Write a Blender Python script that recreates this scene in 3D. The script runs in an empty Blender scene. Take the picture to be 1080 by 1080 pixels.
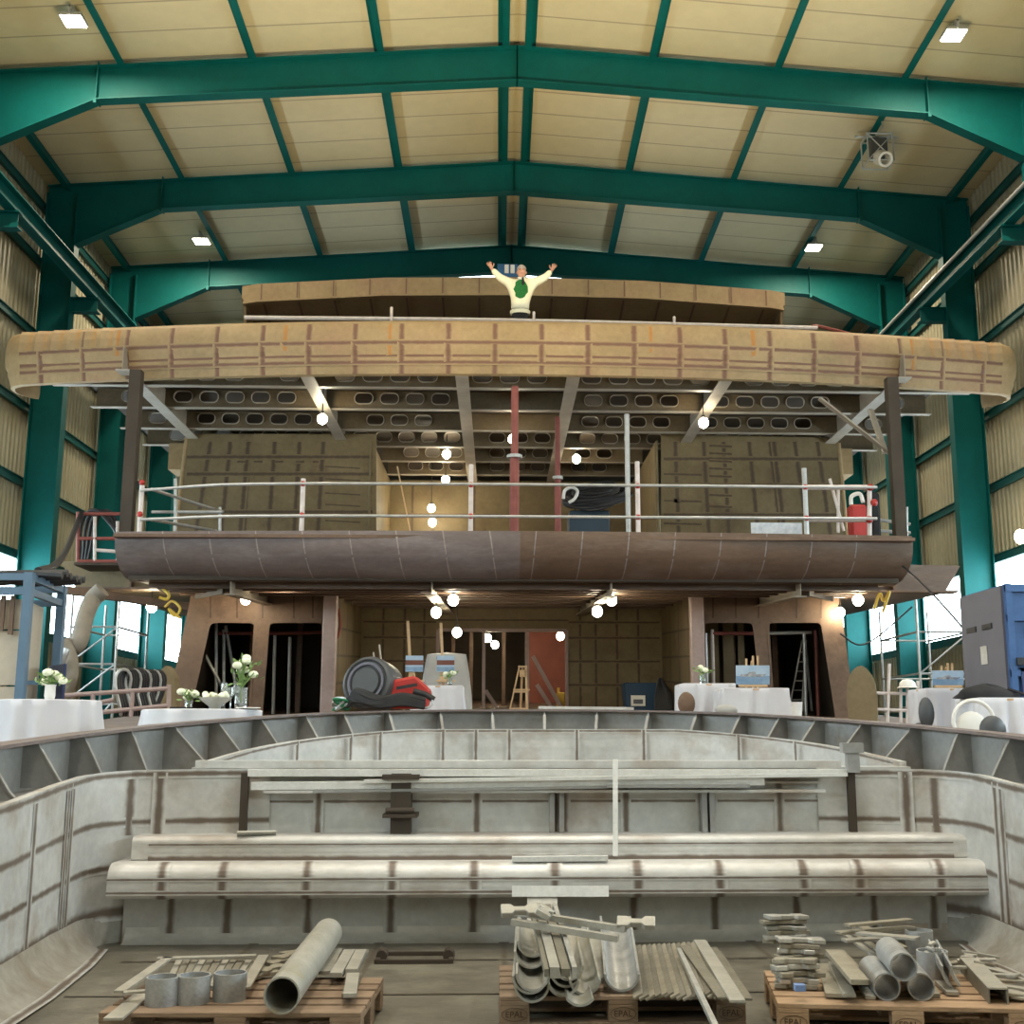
import bpy, bmesh, math, random
from mathutils import Vector, Matrix
random.seed(7)
C = bpy.context.scene.collection
E = 5.0                                   # eye height above the hall floor
# ------------------------------------------------------------------ camera, world, exposure
cam_d = bpy.data.cameras.new('camera'); cam = bpy.data.objects.new('camera', cam_d); C.objects.link(cam)
cam_d.sensor_width = 36.0; cam_d.lens = 1250 / 1080 * 36; cam_d.shift_x = -0.025
cam_d.clip_end = 300
cam.location = (-0.35, 0.0, E)
cam.rotation_euler = (math.radians(90 + 10.65), 0, math.radians(-1.89))
bpy.context.scene.camera = cam
sc = bpy.context.scene
sc.view_settings.view_transform = 'Standard'; sc.view_settings.look = 'None'
sc.view_settings.gamma = 1.0; sc.view_settings.use_curve_mapping = False
sc.view_settings.exposure = 0.0
w = bpy.data.worlds.new('World'); sc.world = w; w.use_nodes = True
w.node_tree.nodes['Background'].inputs[0].default_value = (0.85, 0.93, 1.0, 1)
w.node_tree.nodes['Background'].inputs[1].default_value = 2.0
WARM = (1.0, 0.80, 0.42); AMBER = (1.0, 0.86, 0.62); NEUT = (1.0, 0.96, 0.90)
UPLIGHT_W, ROOF_W, BULB_E, WIN_E, FLOOD_E = 7200.0, 470.0, 110.0, 13.0, 30.0
CAMR = Matrix.Rotation(math.radians(-1.89), 3, 'Z') @ Matrix.Rotation(math.radians(100.65), 3, 'X')
CAMP = Vector((-0.35, 0.0, E))
def ray(px, py): return CAMR @ Vector(((px - 567) / 1250, -(py - 540) / 1250, -1))
def at(px, py, Y):                        # the point seen at a pixel of the 1080 frame, at depth Y
    d = ray(px, py); return CAMP + d * ((Y - CAMP.y) / d.y)
def atz(px, py, z):
    d = ray(px, py); return CAMP + d * ((z - CAMP.z) / d.z)
def deck(Y): return E + 0.16 + 0.058 * (Y - 22)      # the main deck rises going forward

# ------------------------------------------------------------------ lamps of the hall (area lights; the first four get fixtures further down, the others are unseen)
def area(name, loc, size, power, color, target=None, spread=None, size_y=None):
    l = bpy.data.lights.new(name, 'AREA'); l.energy = power; l.color = color; l.size = size
    if size_y: l.shape = 'RECTANGLE'; l.size_y = size_y
    if spread: l.spread = math.radians(spread)
    o = bpy.data.objects.new(name, l); C.objects.link(o); o.location = loc
    d = (Vector(target) - Vector(loc)) if target else Vector((0, 0, -1))
    o.rotation_euler = d.to_track_quat('-Z', 'Y').to_euler()
    return o
def spot(name, loc, target, power, color, angle, radius=0.15, blend=0.6):
    l = bpy.data.lights.new(name, 'SPOT'); l.energy = power; l.color = color
    l.spot_size = math.radians(angle); l.spot_blend = blend; l.shadow_soft_size = radius
    o = bpy.data.objects.new(name, l); C.objects.link(o); o.location = loc
    o.rotation_euler = (Vector(target) - Vector(loc)).to_track_quat('-Z', 'Y').to_euler()
    return o
FLOODS = [(-9.4, 23.0), (9.38, 22.9), (-9.3, 33.65), (9.14, 33.55), (-9.3, 44.3), (9.2, 44.2),
          (-9.3, 12.4), (9.3, 12.4), (-9.3, 1.8), (9.3, 1.8), (0.0, 7.0), (0.0, -3.0)]  # last two are added over the centreline to brighten the well, without fixtures

# ------------------------------------------------------------------ mesh helpers
WORLD = {}
class MB:
    def __init__(s): s.v = []; s.f = []; s.uv = []
    def quad(s, a, b, c, d, uv=None):
        n = len(s.v); s.v += [tuple(a), tuple(b), tuple(c), tuple(d)]; s.f.append((n, n+1, n+2, n+3)); s.uv.append(uv)
    def face(s, idx): s.f.append(tuple(idx)); s.uv.append(None)
    def box(s, c, size, R=None):
        n = len(s.v); c = Vector(c)
        for dz in (-.5, .5):
            for dx, dy in ((-.5, -.5), (.5, -.5), (.5, .5), (-.5, .5)):
                p = Vector((dx*size[0], dy*size[1], dz*size[2]))
                if R is not None: p = R @ p
                s.v.append(tuple(c + p))
        for q in ((3,2,1,0), (4,5,6,7), (0,1,5,4), (1,2,6,5), (2,3,7,6), (3,0,4,7)): s.face([n+i for i in q])
        return s
    def bounds(s, a, b):
        return s.box([(a[i]+b[i])/2 for i in range(3)], [abs(b[i]-a[i]) for i in range(3)])
    def bar(s, p0, p1, w_, h_, up=(0,0,1)):
        p0, p1 = Vector(p0), Vector(p1); d = p1 - p0; L = d.length; z = d.normalized(); u = Vector(up)
        if abs(z.dot(u)) > .98: u = Vector((0,1,0))
        x = u.cross(z).normalized(); y = z.cross(x)
        R = Matrix((x, y, z)).transposed()
        return s.box((p0+p1)/2, (w_, h_, L), R)
    def tube(s, p0, p1, r, n=8, r2=None, cap=True):
        p0, p1 = Vector(p0), Vector(p1); z = (p1-p0).normalized(); a = Vector((0,0,1)) if abs(z.z) < .9 else Vector((1,0,0))
        x = a.cross(z).normalized(); y = z.cross(x); b = len(s.v); r2 = r if r2 is None else r2
        for p, rr in ((p0, r), (p1, r2)):
            for i in range(n):
                t = 2*math.pi*i/n; s.v.append(tuple(p + x*math.cos(t)*rr + y*math.sin(t)*rr))
        for i in range(n): j = (i+1) % n; s.face((b+i, b+j, b+n+j, b+n+i))
        if cap: s.face([b+i for i in range(n)][::-1]); s.face([b+n+i for i in range(n)])
        return s
    def pipe(s, pts, r, n=6):
        pts = [Vector(p) for p in pts]
        if 3 <= len(pts) <= 8 and not isinstance(r, (list, tuple)):      # round the bends
            q = [pts[0]*2-pts[1]] + pts + [pts[-1]*2-pts[-2]]; out = []
            for i in range(1, len(q)-2):
                for k in range(6):
                    t = k/6; a_, b_, c_, d_ = q[i-1], q[i], q[i+1], q[i+2]
                    out.append(.5*((2*b_) + (c_-a_)*t + (2*a_-5*b_+4*c_-d_)*t*t + (3*b_-a_-3*c_+d_)*t**3))
            pts = out + [pts[-1]]
        b = len(s.v); m = len(pts); x = None
        for k, p in enumerate(pts):
            t = (pts[min(k+1, m-1)] - pts[max(k-1, 0)]).normalized()
            if x is None:
                a = Vector((0,0,1)) if abs(t.z) < .9 else Vector((1,0,0)); x = a.cross(t).normalized()
            else: x = (x - t*x.dot(t)).normalized()
            y = t.cross(x); rr = r[k] if isinstance(r, (list, tuple)) else r
            for i in range(n):
                q = 2*math.pi*i/n; s.v.append(tuple(p + x*math.cos(q)*rr + y*math.sin(q)*rr))
        for k in range(m-1):
            for i in range(n):
                j = (i+1) % n; s.face((b+k*n+i, b+k*n+j, b+(k+1)*n+j, b+(k+1)*n+i))
        s.face([b+i for i in range(n)][::-1]); s.face([b+(m-1)*n+i for i in range(n)])
        return s
    def lathe(s, prof, c, n=20, M=None):          # prof: (radius, height)
        b = len(s.v); c = Vector(c)
        for r, z in prof:
            for i in range(n):
                t = 2*math.pi*i/n; p = Vector((r*math.cos(t), r*math.sin(t), z))
                if M is not None: p = M @ p
                s.v.append(tuple(c + p))
        for k in range(len(prof)-1):
            for i in range(n):
                j = (i+1) % n; s.face((b+k*n+i, b+k*n+j, b+(k+1)*n+j, b+(k+1)*n+i))
        return s
    def hollow(s, p0, p1, ro, ri, n=28):
        p0, p1 = Vector(p0), Vector(p1); z = (p1-p0); L = z.length
        M = z.to_track_quat('Z', 'Y').to_matrix()
        return s.lathe([(ri,0),(ro,0),(ro,L),(ri,L),(ri,0)], p0, n, M)
    def prism(s, poly, off):
        n = len(poly); b = len(s.v); off = Vector(off)
        for p in poly: s.v.append(tuple(Vector(p)))
        for p in poly: s.v.append(tuple(Vector(p)+off))
        s.face(range(b, b+n)); s.face(range(b+2*n-1, b+n-1, -1))
        for i in range(n): j = (i+1) % n; s.face((b+i, b+n+i, b+n+j, b+j))
        return s
    def grid(s, rows):
        b = len(s.v); m = len(rows[0])
        for r in rows: s.v += [tuple(p) for p in r]
        for i in range(len(rows)-1):
            for j in range(m-1): s.face((b+i*m+j, b+i*m+j+1, b+(i+1)*m+j+1, b+(i+1)*m+j))
        return s
    def sphere(s, c, r, n=14, k=8, sq=(1,1,1)):
        b = len(s.v); c = Vector(c)
        for i in range(k+1):
            a = math.pi*i/k
            for j in range(n):
                t = 2*math.pi*j/n; s.v.append((c.x+r*sq[0]*math.sin(a)*math.cos(t), c.y+r*sq[1]*math.sin(a)*math.sin(t), c.z-r*sq[2]*math.cos(a)))
        for i in range(k):
            for j in range(n): l = (j+1) % n; s.face((b+i*n+j, b+i*n+l, b+(i+1)*n+l, b+(i+1)*n+j))
        return s
    def sweep(s, path, prof, closed=True):      # path: (x,y) or (x,y,dz); prof: (outward, z) ring
        n = len(path); rows = []
        for k, p in enumerate(path):
            a = Vector(path[max(k-1,0)][:2]); c_ = Vector(path[min(k+1,n-1)][:2]); t = (c_-a).normalized(); nn = Vector((t.y, -t.x))
            dz = p[2] if len(p) > 2 else 0
            pr = prof(k/(n-1)) if callable(prof) else prof
            rows.append([(p[0]+nn.x*o, p[1]+nn.y*o, z+dz) for o, z in pr])
        if closed: rows = [r + [r[0]] for r in rows]
        s.grid(rows)
        if closed:
            m = len(rows[0]); b = len(s.v) - n*m
            s.face([b+i for i in range(m-1)]); s.face([b+(n-1)*m+i for i in range(m-1)][::-1])
        return s
    def seam(s, pts, w_, nrm):                  # a weld seam: a strip just proud of its plate, with a soft edge
        pts = [Vector(p) for p in pts]; m = len(pts); L = 0; s.lift = .003 + (getattr(s, 'ns', 0) % 19)*.00027; s.ns = getattr(s, 'ns', 0) + 1
        for k in range(m-1):
            n0 = Vector(nrm[k] if isinstance(nrm, list) else nrm).normalized(); n1 = Vector(nrm[k+1] if isinstance(nrm, list) else nrm).normalized()
            t = (pts[k+1]-pts[k]).normalized(); a0 = t.cross(n0).normalized()*w_/2; a1 = t.cross(n1).normalized()*w_/2
            e0, e1 = n0*s.lift, n1*s.lift; d = (pts[k+1]-pts[k]).length
            s.quad(pts[k]-a0+e0, pts[k]+a0+e0, pts[k+1]+a1+e1, pts[k+1]-a1+e1, ((0,L),(1,L),(1,L+d),(0,L+d))); L += d
        return s
    def plate(s, outline, holes, t, o, ux, uy):  # flat plate with holes, thickness t, in the plane o + ux*a + uy*b
        cu = bpy.data.curves.new('tmp', 'CURVE'); cu.dimensions = '2D'; cu.fill_mode = 'BOTH'; cu.extrude = t/2
        for ring in [outline] + list(holes):
            sp = cu.splines.new('POLY'); sp.points.add(len(ring)-1); sp.use_cyclic_u = True
            for i, p in enumerate(ring): sp.points[i].co = (p[0], p[1], 0, 1)
        ob = bpy.data.objects.new('tmp', cu); C.objects.link(ob)
        me = bpy.data.meshes.new_from_object(ob.evaluated_get(bpy.context.evaluated_depsgraph_get()))
        ux, uy, o = Vector(ux), Vector(uy), Vector(o); uz = ux.cross(uy).normalized(); b = len(s.v)
        s.v += [tuple(o + ux*q.co.x + uy*q.co.y + uz*q.co.z) for q in me.vertices]
        for p in me.polygons: s.face([b+i for i in p.vertices])
        bpy.data.objects.remove(ob); bpy.data.curves.remove(cu); bpy.data.meshes.remove(me)
        return s
    def xf(s, M): s.v = [tuple(M @ Vector(p)) for p in s.v]; return s
    def add(s, o):
        b = len(s.v); s.v += o.v; s.f += [tuple(i+b for i in q) for q in o.f]; s.uv += o.uv; return s
    def build(s, name, m, parent=None, smooth=False, bevel=0.0, ang=40):
        off = WORLD.get(parent.name, Vector((0,0,0))) if parent else Vector((0,0,0))
        me = bpy.data.meshes.new(name); me.from_pydata([tuple(Vector(p)-off) for p in s.v], [], s.f)
        if any(u is not None for u in s.uv):
            l = me.uv_layers.new(name='UVMap')
            for p, u in zip(me.polygons, s.uv):
                for i, li in enumerate(p.loop_indices): l.data[li].uv = u[i] if u else (.5, 0)
        me.materials.append(m)
        bm = bmesh.new(); bm.from_mesh(me)
        if any(u is None for u in s.uv):
            bmesh.ops.remove_doubles(bm, verts=bm.verts, dist=1e-5)
            bmesh.ops.recalc_face_normals(bm, faces=bm.faces)
        if bevel: 
            bmesh.ops.bevel(bm, geom=[e for e in bm.edges if len(e.link_faces) == 2 and e.calc_face_angle(0) > .6], offset=bevel, segments=1, affect='EDGES', clamp_overlap=True)
        bm.to_mesh(me); bm.free()
        if smooth: me.shade_smooth(); me.set_sharp_from_angle(angle=math.radians(ang))
        o = bpy.data.objects.new(name, me); C.objects.link(o)
        if parent: o.parent = parent; WORLD[o.name] = off
        else: WORLD[o.name] = Vector((0,0,0))
        return o
def tag(o, label, cat, group=None, kind=None):
    o['label'] = label; o['category'] = cat
    if group: o['group'] = group
    if kind: o['kind'] = kind
    return o
def struct(o): o['kind'] = 'structure'; return o
def thing(name, label, cat, loc, group=None):
    o = bpy.data.objects.new(name, None); C.objects.link(o); o.empty_display_size = .1
    o.location = loc; WORLD[o.name] = Vector(loc); tag(o, label, cat, group); return o
def copy_tree(o, parent=None):
    c = o.copy(); C.objects.link(c)
    if parent: c.parent = parent
    for ch in list(o.children): copy_tree(ch, c)
    return c
def rrect(cx, cy, w_, h_, r, n=4, sh=0.0):
    out = []
    for qx, qy, a0 in ((1,1,0), (-1,1,90), (-1,-1,180), (1,-1,270)):
        for i in range(n+1):
            a = math.radians(a0 + 90*i/n)
            x = qx*(w_/2-r) + r*math.cos(a); y = qy*(h_/2-r) + r*math.sin(a)
            out.append((cx + x + sh*y, cy + y))
    return out
def ORD(i):
    return ['first','second','third','fourth','fifth','sixth','seventh','eighth','ninth','tenth','eleventh','twelfth','thirteenth','fourteenth','fifteenth','sixteenth','seventeenth','eighteenth','nineteenth','twentieth'][i]

# ------------------------------------------------------------------ materials
def mat(name, c1, c2=None, rough=.6, scale=1.5, metal=0.0, c3=None, s3=.6, t3=(.55,.7), bump=0.0, bscale=20, detail=6, stretch=(1,1,1), spec=.4, fine=0.0):
    m = bpy.data.materials.new(name); m.use_nodes = True; nt = m.node_tree; N = nt.nodes; L = nt.links
    b = N['Principled BSDF']; b.inputs['Roughness'].default_value = rough; b.inputs['Metallic'].default_value = metal
    b.inputs['Specular IOR Level'].default_value = spec
    if c2 is None: b.inputs['Base Color'].default_value = (*c1, 1)
    tc = N.new('ShaderNodeTexCoord'); mp = N.new('ShaderNodeMapping'); mp.inputs['Scale'].default_value = stretch
    L.new(tc.outputs['Object'], mp.inputs['Vector'])
    def noise(sc_, d=detail):
        n = N.new('ShaderNodeTexNoise'); n.inputs['Scale'].default_value = sc_; n.inputs['Detail'].default_value = d; n.inputs['Roughness'].default_value = .6
        L.new(mp.outputs[0], n.inputs['Vector']); return n
    def ramp(src, a, b_):
        r = N.new('ShaderNodeMapRange'); r.inputs['From Min'].default_value = a; r.inputs['From Max'].default_value = b_; L.new(src, r.inputs['Value']); return r.outputs[0]
    def mix(f, a, c):
        x = N.new('ShaderNodeMix'); x.data_type = 'RGBA'; L.new(f, x.inputs[0])
        for v, i in ((a, 6), (c, 7)):
            if isinstance(v, tuple): x.inputs[i].default_value = (*v, 1)
            else: L.new(v, x.inputs[i])
        return x.outputs[2]
    if c2 is not None:
        col = mix(ramp(noise(scale).outputs['Fac'], .33, .67), c1, c2)
        if c3 is not None: col = mix(ramp(noise(s3).outputs['Fac'], *t3), col, c3)
        if fine:
            f = ramp(noise(scale*9, 4).outputs['Fac'], .35, .7); hs = N.new('ShaderNodeHueSaturation'); L.new(col, hs.inputs['Color'])
            mr = N.new('ShaderNodeMapRange'); mr.inputs['To Min'].default_value = 1-fine; mr.inputs['To Max'].default_value = 1+fine; L.new(f, mr.inputs['Value']); L.new(mr.outputs[0], hs.inputs['Value'])
            col = hs.outputs[0]
        L.new(col, b.inputs['Base Color'])
    if bump:
        bp = N.new('ShaderNodeBump'); bp.inputs['Strength'].default_value = bump; bp.inputs['Distance'].default_value = .02
        L.new(noise(bscale, 4).outputs['Fac'], bp.inputs['Height']); L.new(bp.outputs[0], b.inputs['Normal'])
    m['_col'] = 1
    return m
def seam_mat(name, plate_m, dark, lo=.12, hi=.55, ns=9):
    # weld seam: its plate's own look at the edges, burnt brown in the middle
    m = plate_m.copy(); m.name = name; nt = m.node_tree; N = nt.nodes; L = nt.links; b = N['Principled BSDF']
    src = b.inputs['Base Color'].links[0].from_socket
    uv = N.new('ShaderNodeUVMap'); sx = N.new('ShaderNodeSeparateXYZ'); L.new(uv.outputs[0], sx.inputs[0])
    def M_(op, a, b_=None):
        x = N.new('ShaderNodeMath'); x.operation = op
        for i, v in enumerate((a, b_)):
            if v is None: continue
            if isinstance(v, (int, float)): x.inputs[i].default_value = v
            else: L.new(v, x.inputs[i])
        return x.outputs[0]
    tri = M_('SUBTRACT', 1.0, M_('ABSOLUTE', M_('SUBTRACT', M_('MULTIPLY', sx.outputs[0], 2.0), 1.0)))
    tc = N.new('ShaderNodeTexCoord'); n = N.new('ShaderNodeTexNoise'); n.inputs['Scale'].default_value = ns; n.inputs['Detail'].default_value = 5; L.new(tc.outputs['Object'], n.inputs['Vector'])
    v = M_('ADD', tri, M_('MULTIPLY', M_('SUBTRACT', n.outputs['Fac'], .5), .75))
    mr = N.new('ShaderNodeMapRange'); mr.interpolation_type = 'SMOOTHSTEP'; mr.inputs['From Min'].default_value = lo; mr.inputs['From Max'].default_value = hi + .3; mr.inputs['To Max'].default_value = .9; L.new(v, mr.inputs['Value'])
    x = N.new('ShaderNodeMix'); x.data_type = 'RGBA'; L.new(mr.outputs[0], x.inputs[0]); L.new(src, x.inputs[6]); x.inputs[7].default_value = (*dark, 1)
    L.new(x.outputs[2], b.inputs['Base Color']); return m
def emit(name, col, s):
    m = bpy.data.materials.new(name); m.use_nodes = True; b = m.node_tree.nodes['Principled BSDF']
    b.inputs['Base Color'].default_value = (*col, 1); b.inputs['Emission Color'].default_value = (*col, 1); b.inputs['Emission Strength'].default_value = s
    return m
class M: pass
M.teal = mat('teal paint', (.0,.105,.103), (.0,.082,.082), .55, .8, fine=.05, spec=.22)
M.teal_dk = mat('teal girt paint', (.012,.10,.095), (.01,.08,.075), .5, .8)
M.clad = mat('beige cladding', (.40,.365,.255), (.34,.31,.21), .55, .5, fine=.04)
M.conc = mat('hall concrete', (.32,.31,.29), (.25,.24,.22), .8, .6, bump=.1)
M.steel = mat('basin steel', (.60,.59,.565), (.47,.465,.445), .5, 1.7, c3=(.36,.29,.225), s3=1.6, t3=(.53,.74), bump=.12, bscale=9, fine=.07, metal=.15)
M.steel_seam = seam_mat('basin weld seam', M.steel, (.105,.07,.045))
M.bench = mat('bench steel', (.66,.645,.61), (.52,.50,.465), .42, 2.2, c3=(.34,.27,.21), s3=1.9, t3=(.53,.74), bump=.12, bscale=9, fine=.08, metal=.2, stretch=(.5,1,1))
M.bench_seam = seam_mat('bench weld seam', M.bench, (.12,.08,.055))
M.bfloor = mat('basin floor plating', (.155,.14,.108), (.10,.09,.07), .45, 1.4, c3=(.20,.185,.14), s3=2.3, t3=(.5,.7), bump=.15, bscale=14, fine=.1)
M.bfloor_seam = seam_mat('basin floor seam', M.bfloor, (.085,.065,.045))
M.bulw = mat('bulwark steel', (.33,.325,.31), (.25,.245,.235), .5, 1.6, c3=(.22,.18,.145), s3=2.2, t3=(.56,.72), bump=.12, bscale=12, fine=.08, metal=.2)
M.tan = mat('primed tan plating', (.39,.275,.145), (.30,.21,.105), .6, 1.0, c3=(.34,.215,.12), s3=.7, t3=(.5,.68), bump=.08, bscale=8, fine=.09)
M.tan_seam = seam_mat('tan weld seam', M.tan, (.15,.07,.05))
M.rust = mat('orange rust patch', (.52,.20,.035), (.46,.25,.08), .8, 6, c3=(.45,.33,.17), s3=7, t3=(.5,.62))
M.wall = mat('olive tan plating', (.20,.145,.072), (.15,.108,.05), .6, 1.2, c3=(.125,.085,.04), s3=1.1, t3=(.55,.7), fine=.08)
M.wall_seam = seam_mat('olive weld seam', M.wall, (.06,.036,.022))
M.brown = mat('brown primer plating', (.17,.105,.068), (.125,.075,.047), .6, 1.4, c3=(.095,.057,.035), s3=1.5, t3=(.52,.7), fine=.1)
M.brown_seam = seam_mat('brown weld seam', M.brown, (.05,.025,.015))
M.lipg = mat('purple grey plating', (.185,.145,.135), (.135,.104,.096), .55, 1.2, c3=(.22,.185,.178), s3=1.3, t3=(.52,.72), fine=.12, stretch=(.6,1,2))
M.lipb = mat('red brown plating', (.15,.095,.064), (.11,.068,.045), .55, 1.2, c3=(.18,.13,.10), s3=1.3, t3=(.54,.72), fine=.12, stretch=(.6,1,2))
M.lip_seam = seam_mat('pale lip seam', M.lipg, (.34,.29,.27), lo=.3, hi=.7)
M.web = mat('web frame plating', (.145,.105,.06), (.105,.075,.04), .6, 1.5, fine=.1)
M.flange = mat('pale flange steel', (.38,.33,.27), (.30,.255,.20), .5, 2, fine=.06)
M.dark = mat('dark brown and shade plating', (.06,.044,.03), (.042,.03,.02), .7, 1.5)
M.post = mat('mauve primed pillar', (.36,.27,.25), (.29,.21,.19), .55, 1.5, fine=.06)
M.tube = mat('galvanised tube', (.55,.56,.56), (.42,.43,.43), .38, 6, metal=.5, fine=.05)
M.tubew = mat('white painted tube', (.66,.60,.57), (.55,.48,.45), .5, 8)
M.red = mat('red paint', (.45,.035,.03), (.36,.03,.025), .45, 4)
M.redprop = mat('dull red prop paint', (.27,.075,.06), (.21,.055,.045), .5, 5)
M.black = mat('black rubber', (.018,.018,.02), (.03,.03,.032), .5, 6)
M.char = mat('charcoal plastic', (.075,.08,.085), (.06,.065,.07), .45, 4)
M.white = mat('white tablecloth', (.62,.62,.66), (.58,.58,.62), .85, 3, spec=.1)
M.greycloth = mat('grey cover cloth', (.42,.41,.39), (.36,.35,.33), .9, 3, spec=.1)
M.wood = mat('pale pine wood', (.62,.42,.24), (.52,.34,.18), .6, 5, stretch=(1,1,6))
M.pallet = mat('pallet wood', (.29,.20,.13), (.21,.145,.095), .75, 4, c3=(.17,.11,.07), s3=5, t3=(.55,.7), fine=.15, stretch=(.4,3,3))
M.pallet2 = mat('fresh pallet wood', (.42,.28,.17), (.33,.215,.125), .75, 4, c3=(.26,.16,.09), s3=5, t3=(.57,.72), fine=.15, stretch=(.4,3,3))
M.stamp = mat('burnt stamp', (.06,.035,.02))
M.strip = mat('plasma cut flat bar', (.24,.22,.175), (.17,.155,.12), .5, 5, metal=.25, fine=.12)
M.strip2 = mat('bright flat bar', (.42,.40,.345), (.31,.292,.25), .45, 5, metal=.3, fine=.08)
M.gal = mat('galvanised pipe', (.45,.46,.46), (.35,.36,.365), .42, 7, metal=.45, c3=(.27,.275,.28), s3=9, t3=(.55,.7), fine=.1)
M.galw = mat('weathered pipe', (.44,.43,.385), (.33,.32,.275), .45, 5, metal=.35, c3=(.36,.32,.20), s3=6, t3=(.6,.7), fine=.08)
M.alu = mat('bright aluminium', (.74,.73,.70), (.60,.59,.56), .4, 4, metal=.2, fine=.06)
M.cove = mat('dirty cove steel', (.34,.32,.28), (.26,.24,.20), .5, 2.0, c3=(.20,.165,.125), s3=2, t3=(.5,.7), fine=.1)
M.cut = mat('cut offcut steel', (.34,.31,.24), (.24,.215,.165), .5, 8, metal=.25, fine=.12)
M.cutb = mat('shiny bracket steel', (.62,.61,.57), (.44,.43,.39), .3, 10, metal=.5, fine=.1)
M.blue = mat('blue container paint', (.045,.12,.30), (.035,.095,.24), .5, 2, fine=.06)
M.slate = mat('slate grey panel', (.13,.13,.16), (.11,.11,.14), .5, 2)
M.bluegrey = mat('blue grey rack paint', (.10,.17,.25), (.08,.14,.21), .5, 3)
M.board = mat('beige panel board', (.50,.44,.35), (.44,.385,.30), .7, 1.5, fine=.04)
M.navy = mat('navy panel', (.045,.065,.16), (.04,.055,.14), .5, 2)
M.duct = mat('grey flexible duct', (.24,.21,.17), (.18,.16,.13), .7, 4)
M.yellow = mat('yellow strap', (.75,.50,.08), (.65,.42,.06), .6, 5)
M.green = mat('green rope', (.03,.22,.10), (.02,.15,.07), .7, 8)
M.leaf = mat('leaves', (.20,.30,.10), (.12,.22,.06), .6, 12)
M.petal = mat('white petals', (.85,.86,.72), (.75,.78,.55), .7, 12)
M.skin = mat('skin', (.55,.30,.21), (.50,.26,.18), .55, 8)
M.hair = mat('grey hair', (.42,.38,.34), (.32,.28,.25), .8, 20)
M.cream = mat('cream sweater', (.86,.82,.64), (.80,.76,.57), .9, 10, spec=.1)
M.ivy = mat('green print', (.03,.18,.05), (.02,.11,.03), .9, 40, spec=.1)
M.tie = mat('black cloth', (.012,.012,.014), (.02,.02,.022), .85, 8)
M.white_paint = mat('white paint', (.78,.76,.72), (.70,.68,.64), .5, 4)
M.glow_win = emit('daylit frosted pane', (.76,.92,1.0), WIN_E)
M.glow_bulb = emit('lit bulb', (1.0,.88,.62), BULB_E)
M.glow_flood = emit('lit flood panel', (1.0,.93,.76), FLOOD_E)
M.glass = bpy.data.materials.new('clear glass'); M.glass.use_nodes = True
_b = M.glass.node_tree.nodes['Principled BSDF']; _b.inputs['Transmission Weight'].default_value = .9; _b.inputs['Roughness'].default_value = .05; _b.inputs['Base Color'].default_value = (.9,.95,.95,1)
# roof lining: cream sheets with a lap joint every metre
M.roof = mat('cream roof sheet', (.63,.56,.375), (.57,.505,.335), .6, .35, fine=.03)
def _laps(m):
    nt = m.node_tree; N = nt.nodes; L = nt.links; b = N['Principled BSDF']; src = b.inputs['Base Color'].links[0].from_socket
    tc = N.new('ShaderNodeTexCoord'); sx = N.new('ShaderNodeSeparateXYZ'); L.new(tc.outputs['Object'], sx.inputs[0])
    f = N.new('ShaderNodeMath'); f.operation = 'FRACT'; L.new(sx.outputs[1], f.inputs[0])
    g = N.new('ShaderNodeMapRange'); g.inputs['From Min'].default_value = .03; g.inputs['From Max'].default_value = .06; L.new(f.outputs[0], g.inputs['Value'])
    x = N.new('ShaderNodeMix'); x.data_type = 'RGBA'; L.new(g.outputs[0], x.inputs[0]); x.inputs[6].default_value = (.36,.31,.22,1); L.new(src, x.inputs[7]); L.new(x.outputs[2], b.inputs['Base Color'])
_laps(M.roof)
# ================================================================== THE HALL
FY = [-6.8, -1.5, 3.8, 9.1, 14.4, 19.7, 25.0, 30.3, 35.6, 40.9, 46.2, 51.5]
Y0, Y1 = -7.0, 51.7
def zt(x, Y): return 20.45 - 0.072*abs(x) - 0.03*(Y - 30.3)
XW = 12.72                                   # inner face of the side cladding
struct(MB().bounds((-13.2, Y0, -.2), (13.2, Y1, 0)).build('floor', M.conc))
for sgn, side in ((-1, 'left'), (1, 'right')):
    mb = MB(); pts = []; Y = Y0
    k = 0
    while Y < Y1:                             # trapezoid sheeting: rib every 0.25 m
        for dy, dx in ((0, 0), (.10, 0), (.13, .045), (.22, .045)): pts.append((Y+dy, dx))
        Y += .25
    for z0, z1 in ((0, 7.62), (9.52, 20.0)):
        a = [(sgn*(XW+dx), y, z0) for y, dx in pts]; b = [(sgn*(XW+dx), y, z1) for y, dx in pts]
        mb.grid([a, b])
        a2 = [(sgn*(XW+.1), Y0, z0), (sgn*(XW+.1), Y1, z0)]; b2 = [(sgn*(XW+.1), Y0, z1), (sgn*(XW+.1), Y1, z1)]
        mb.grid([a2, b2])
    struct(mb.build('wall_' + side, M.clad))
for nm, y in (('wall_front', Y1), ('wall_back', Y0)):
    mb = MB(); pts = []; x = -12.8
    s_ = 1 if y == Y1 else -1
    while x < 12.8:
        for d, dy in ((0,0), (.10,0), (.13,.045), (.22,.045)): pts.append((x+d, dy))
        x += .25
    mb.grid([[(x, y + s_*dy, 0) for x, dy in pts], [(x, y + s_*dy, 21.6 - .072*abs(x)) for x, dy in pts]])
    struct(mb.build(nm, M.clad))
# roof lining, two slopes meeting at the ridge
mb = MB()
for sgn in (-1, 1):
    prev = None
    a = [Vector((sgn*x, Y0, zt(x, Y0)+.22)) for x in (0, 12.9)]; b = [Vector((sgn*x, Y1, zt(x, Y1)+.22)) for x in (0, 12.9)]
    mb.prism([a[0], a[1], b[1], b[0]], (0, 0, .12))
struct(mb.build('ceiling', M.roof))
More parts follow.
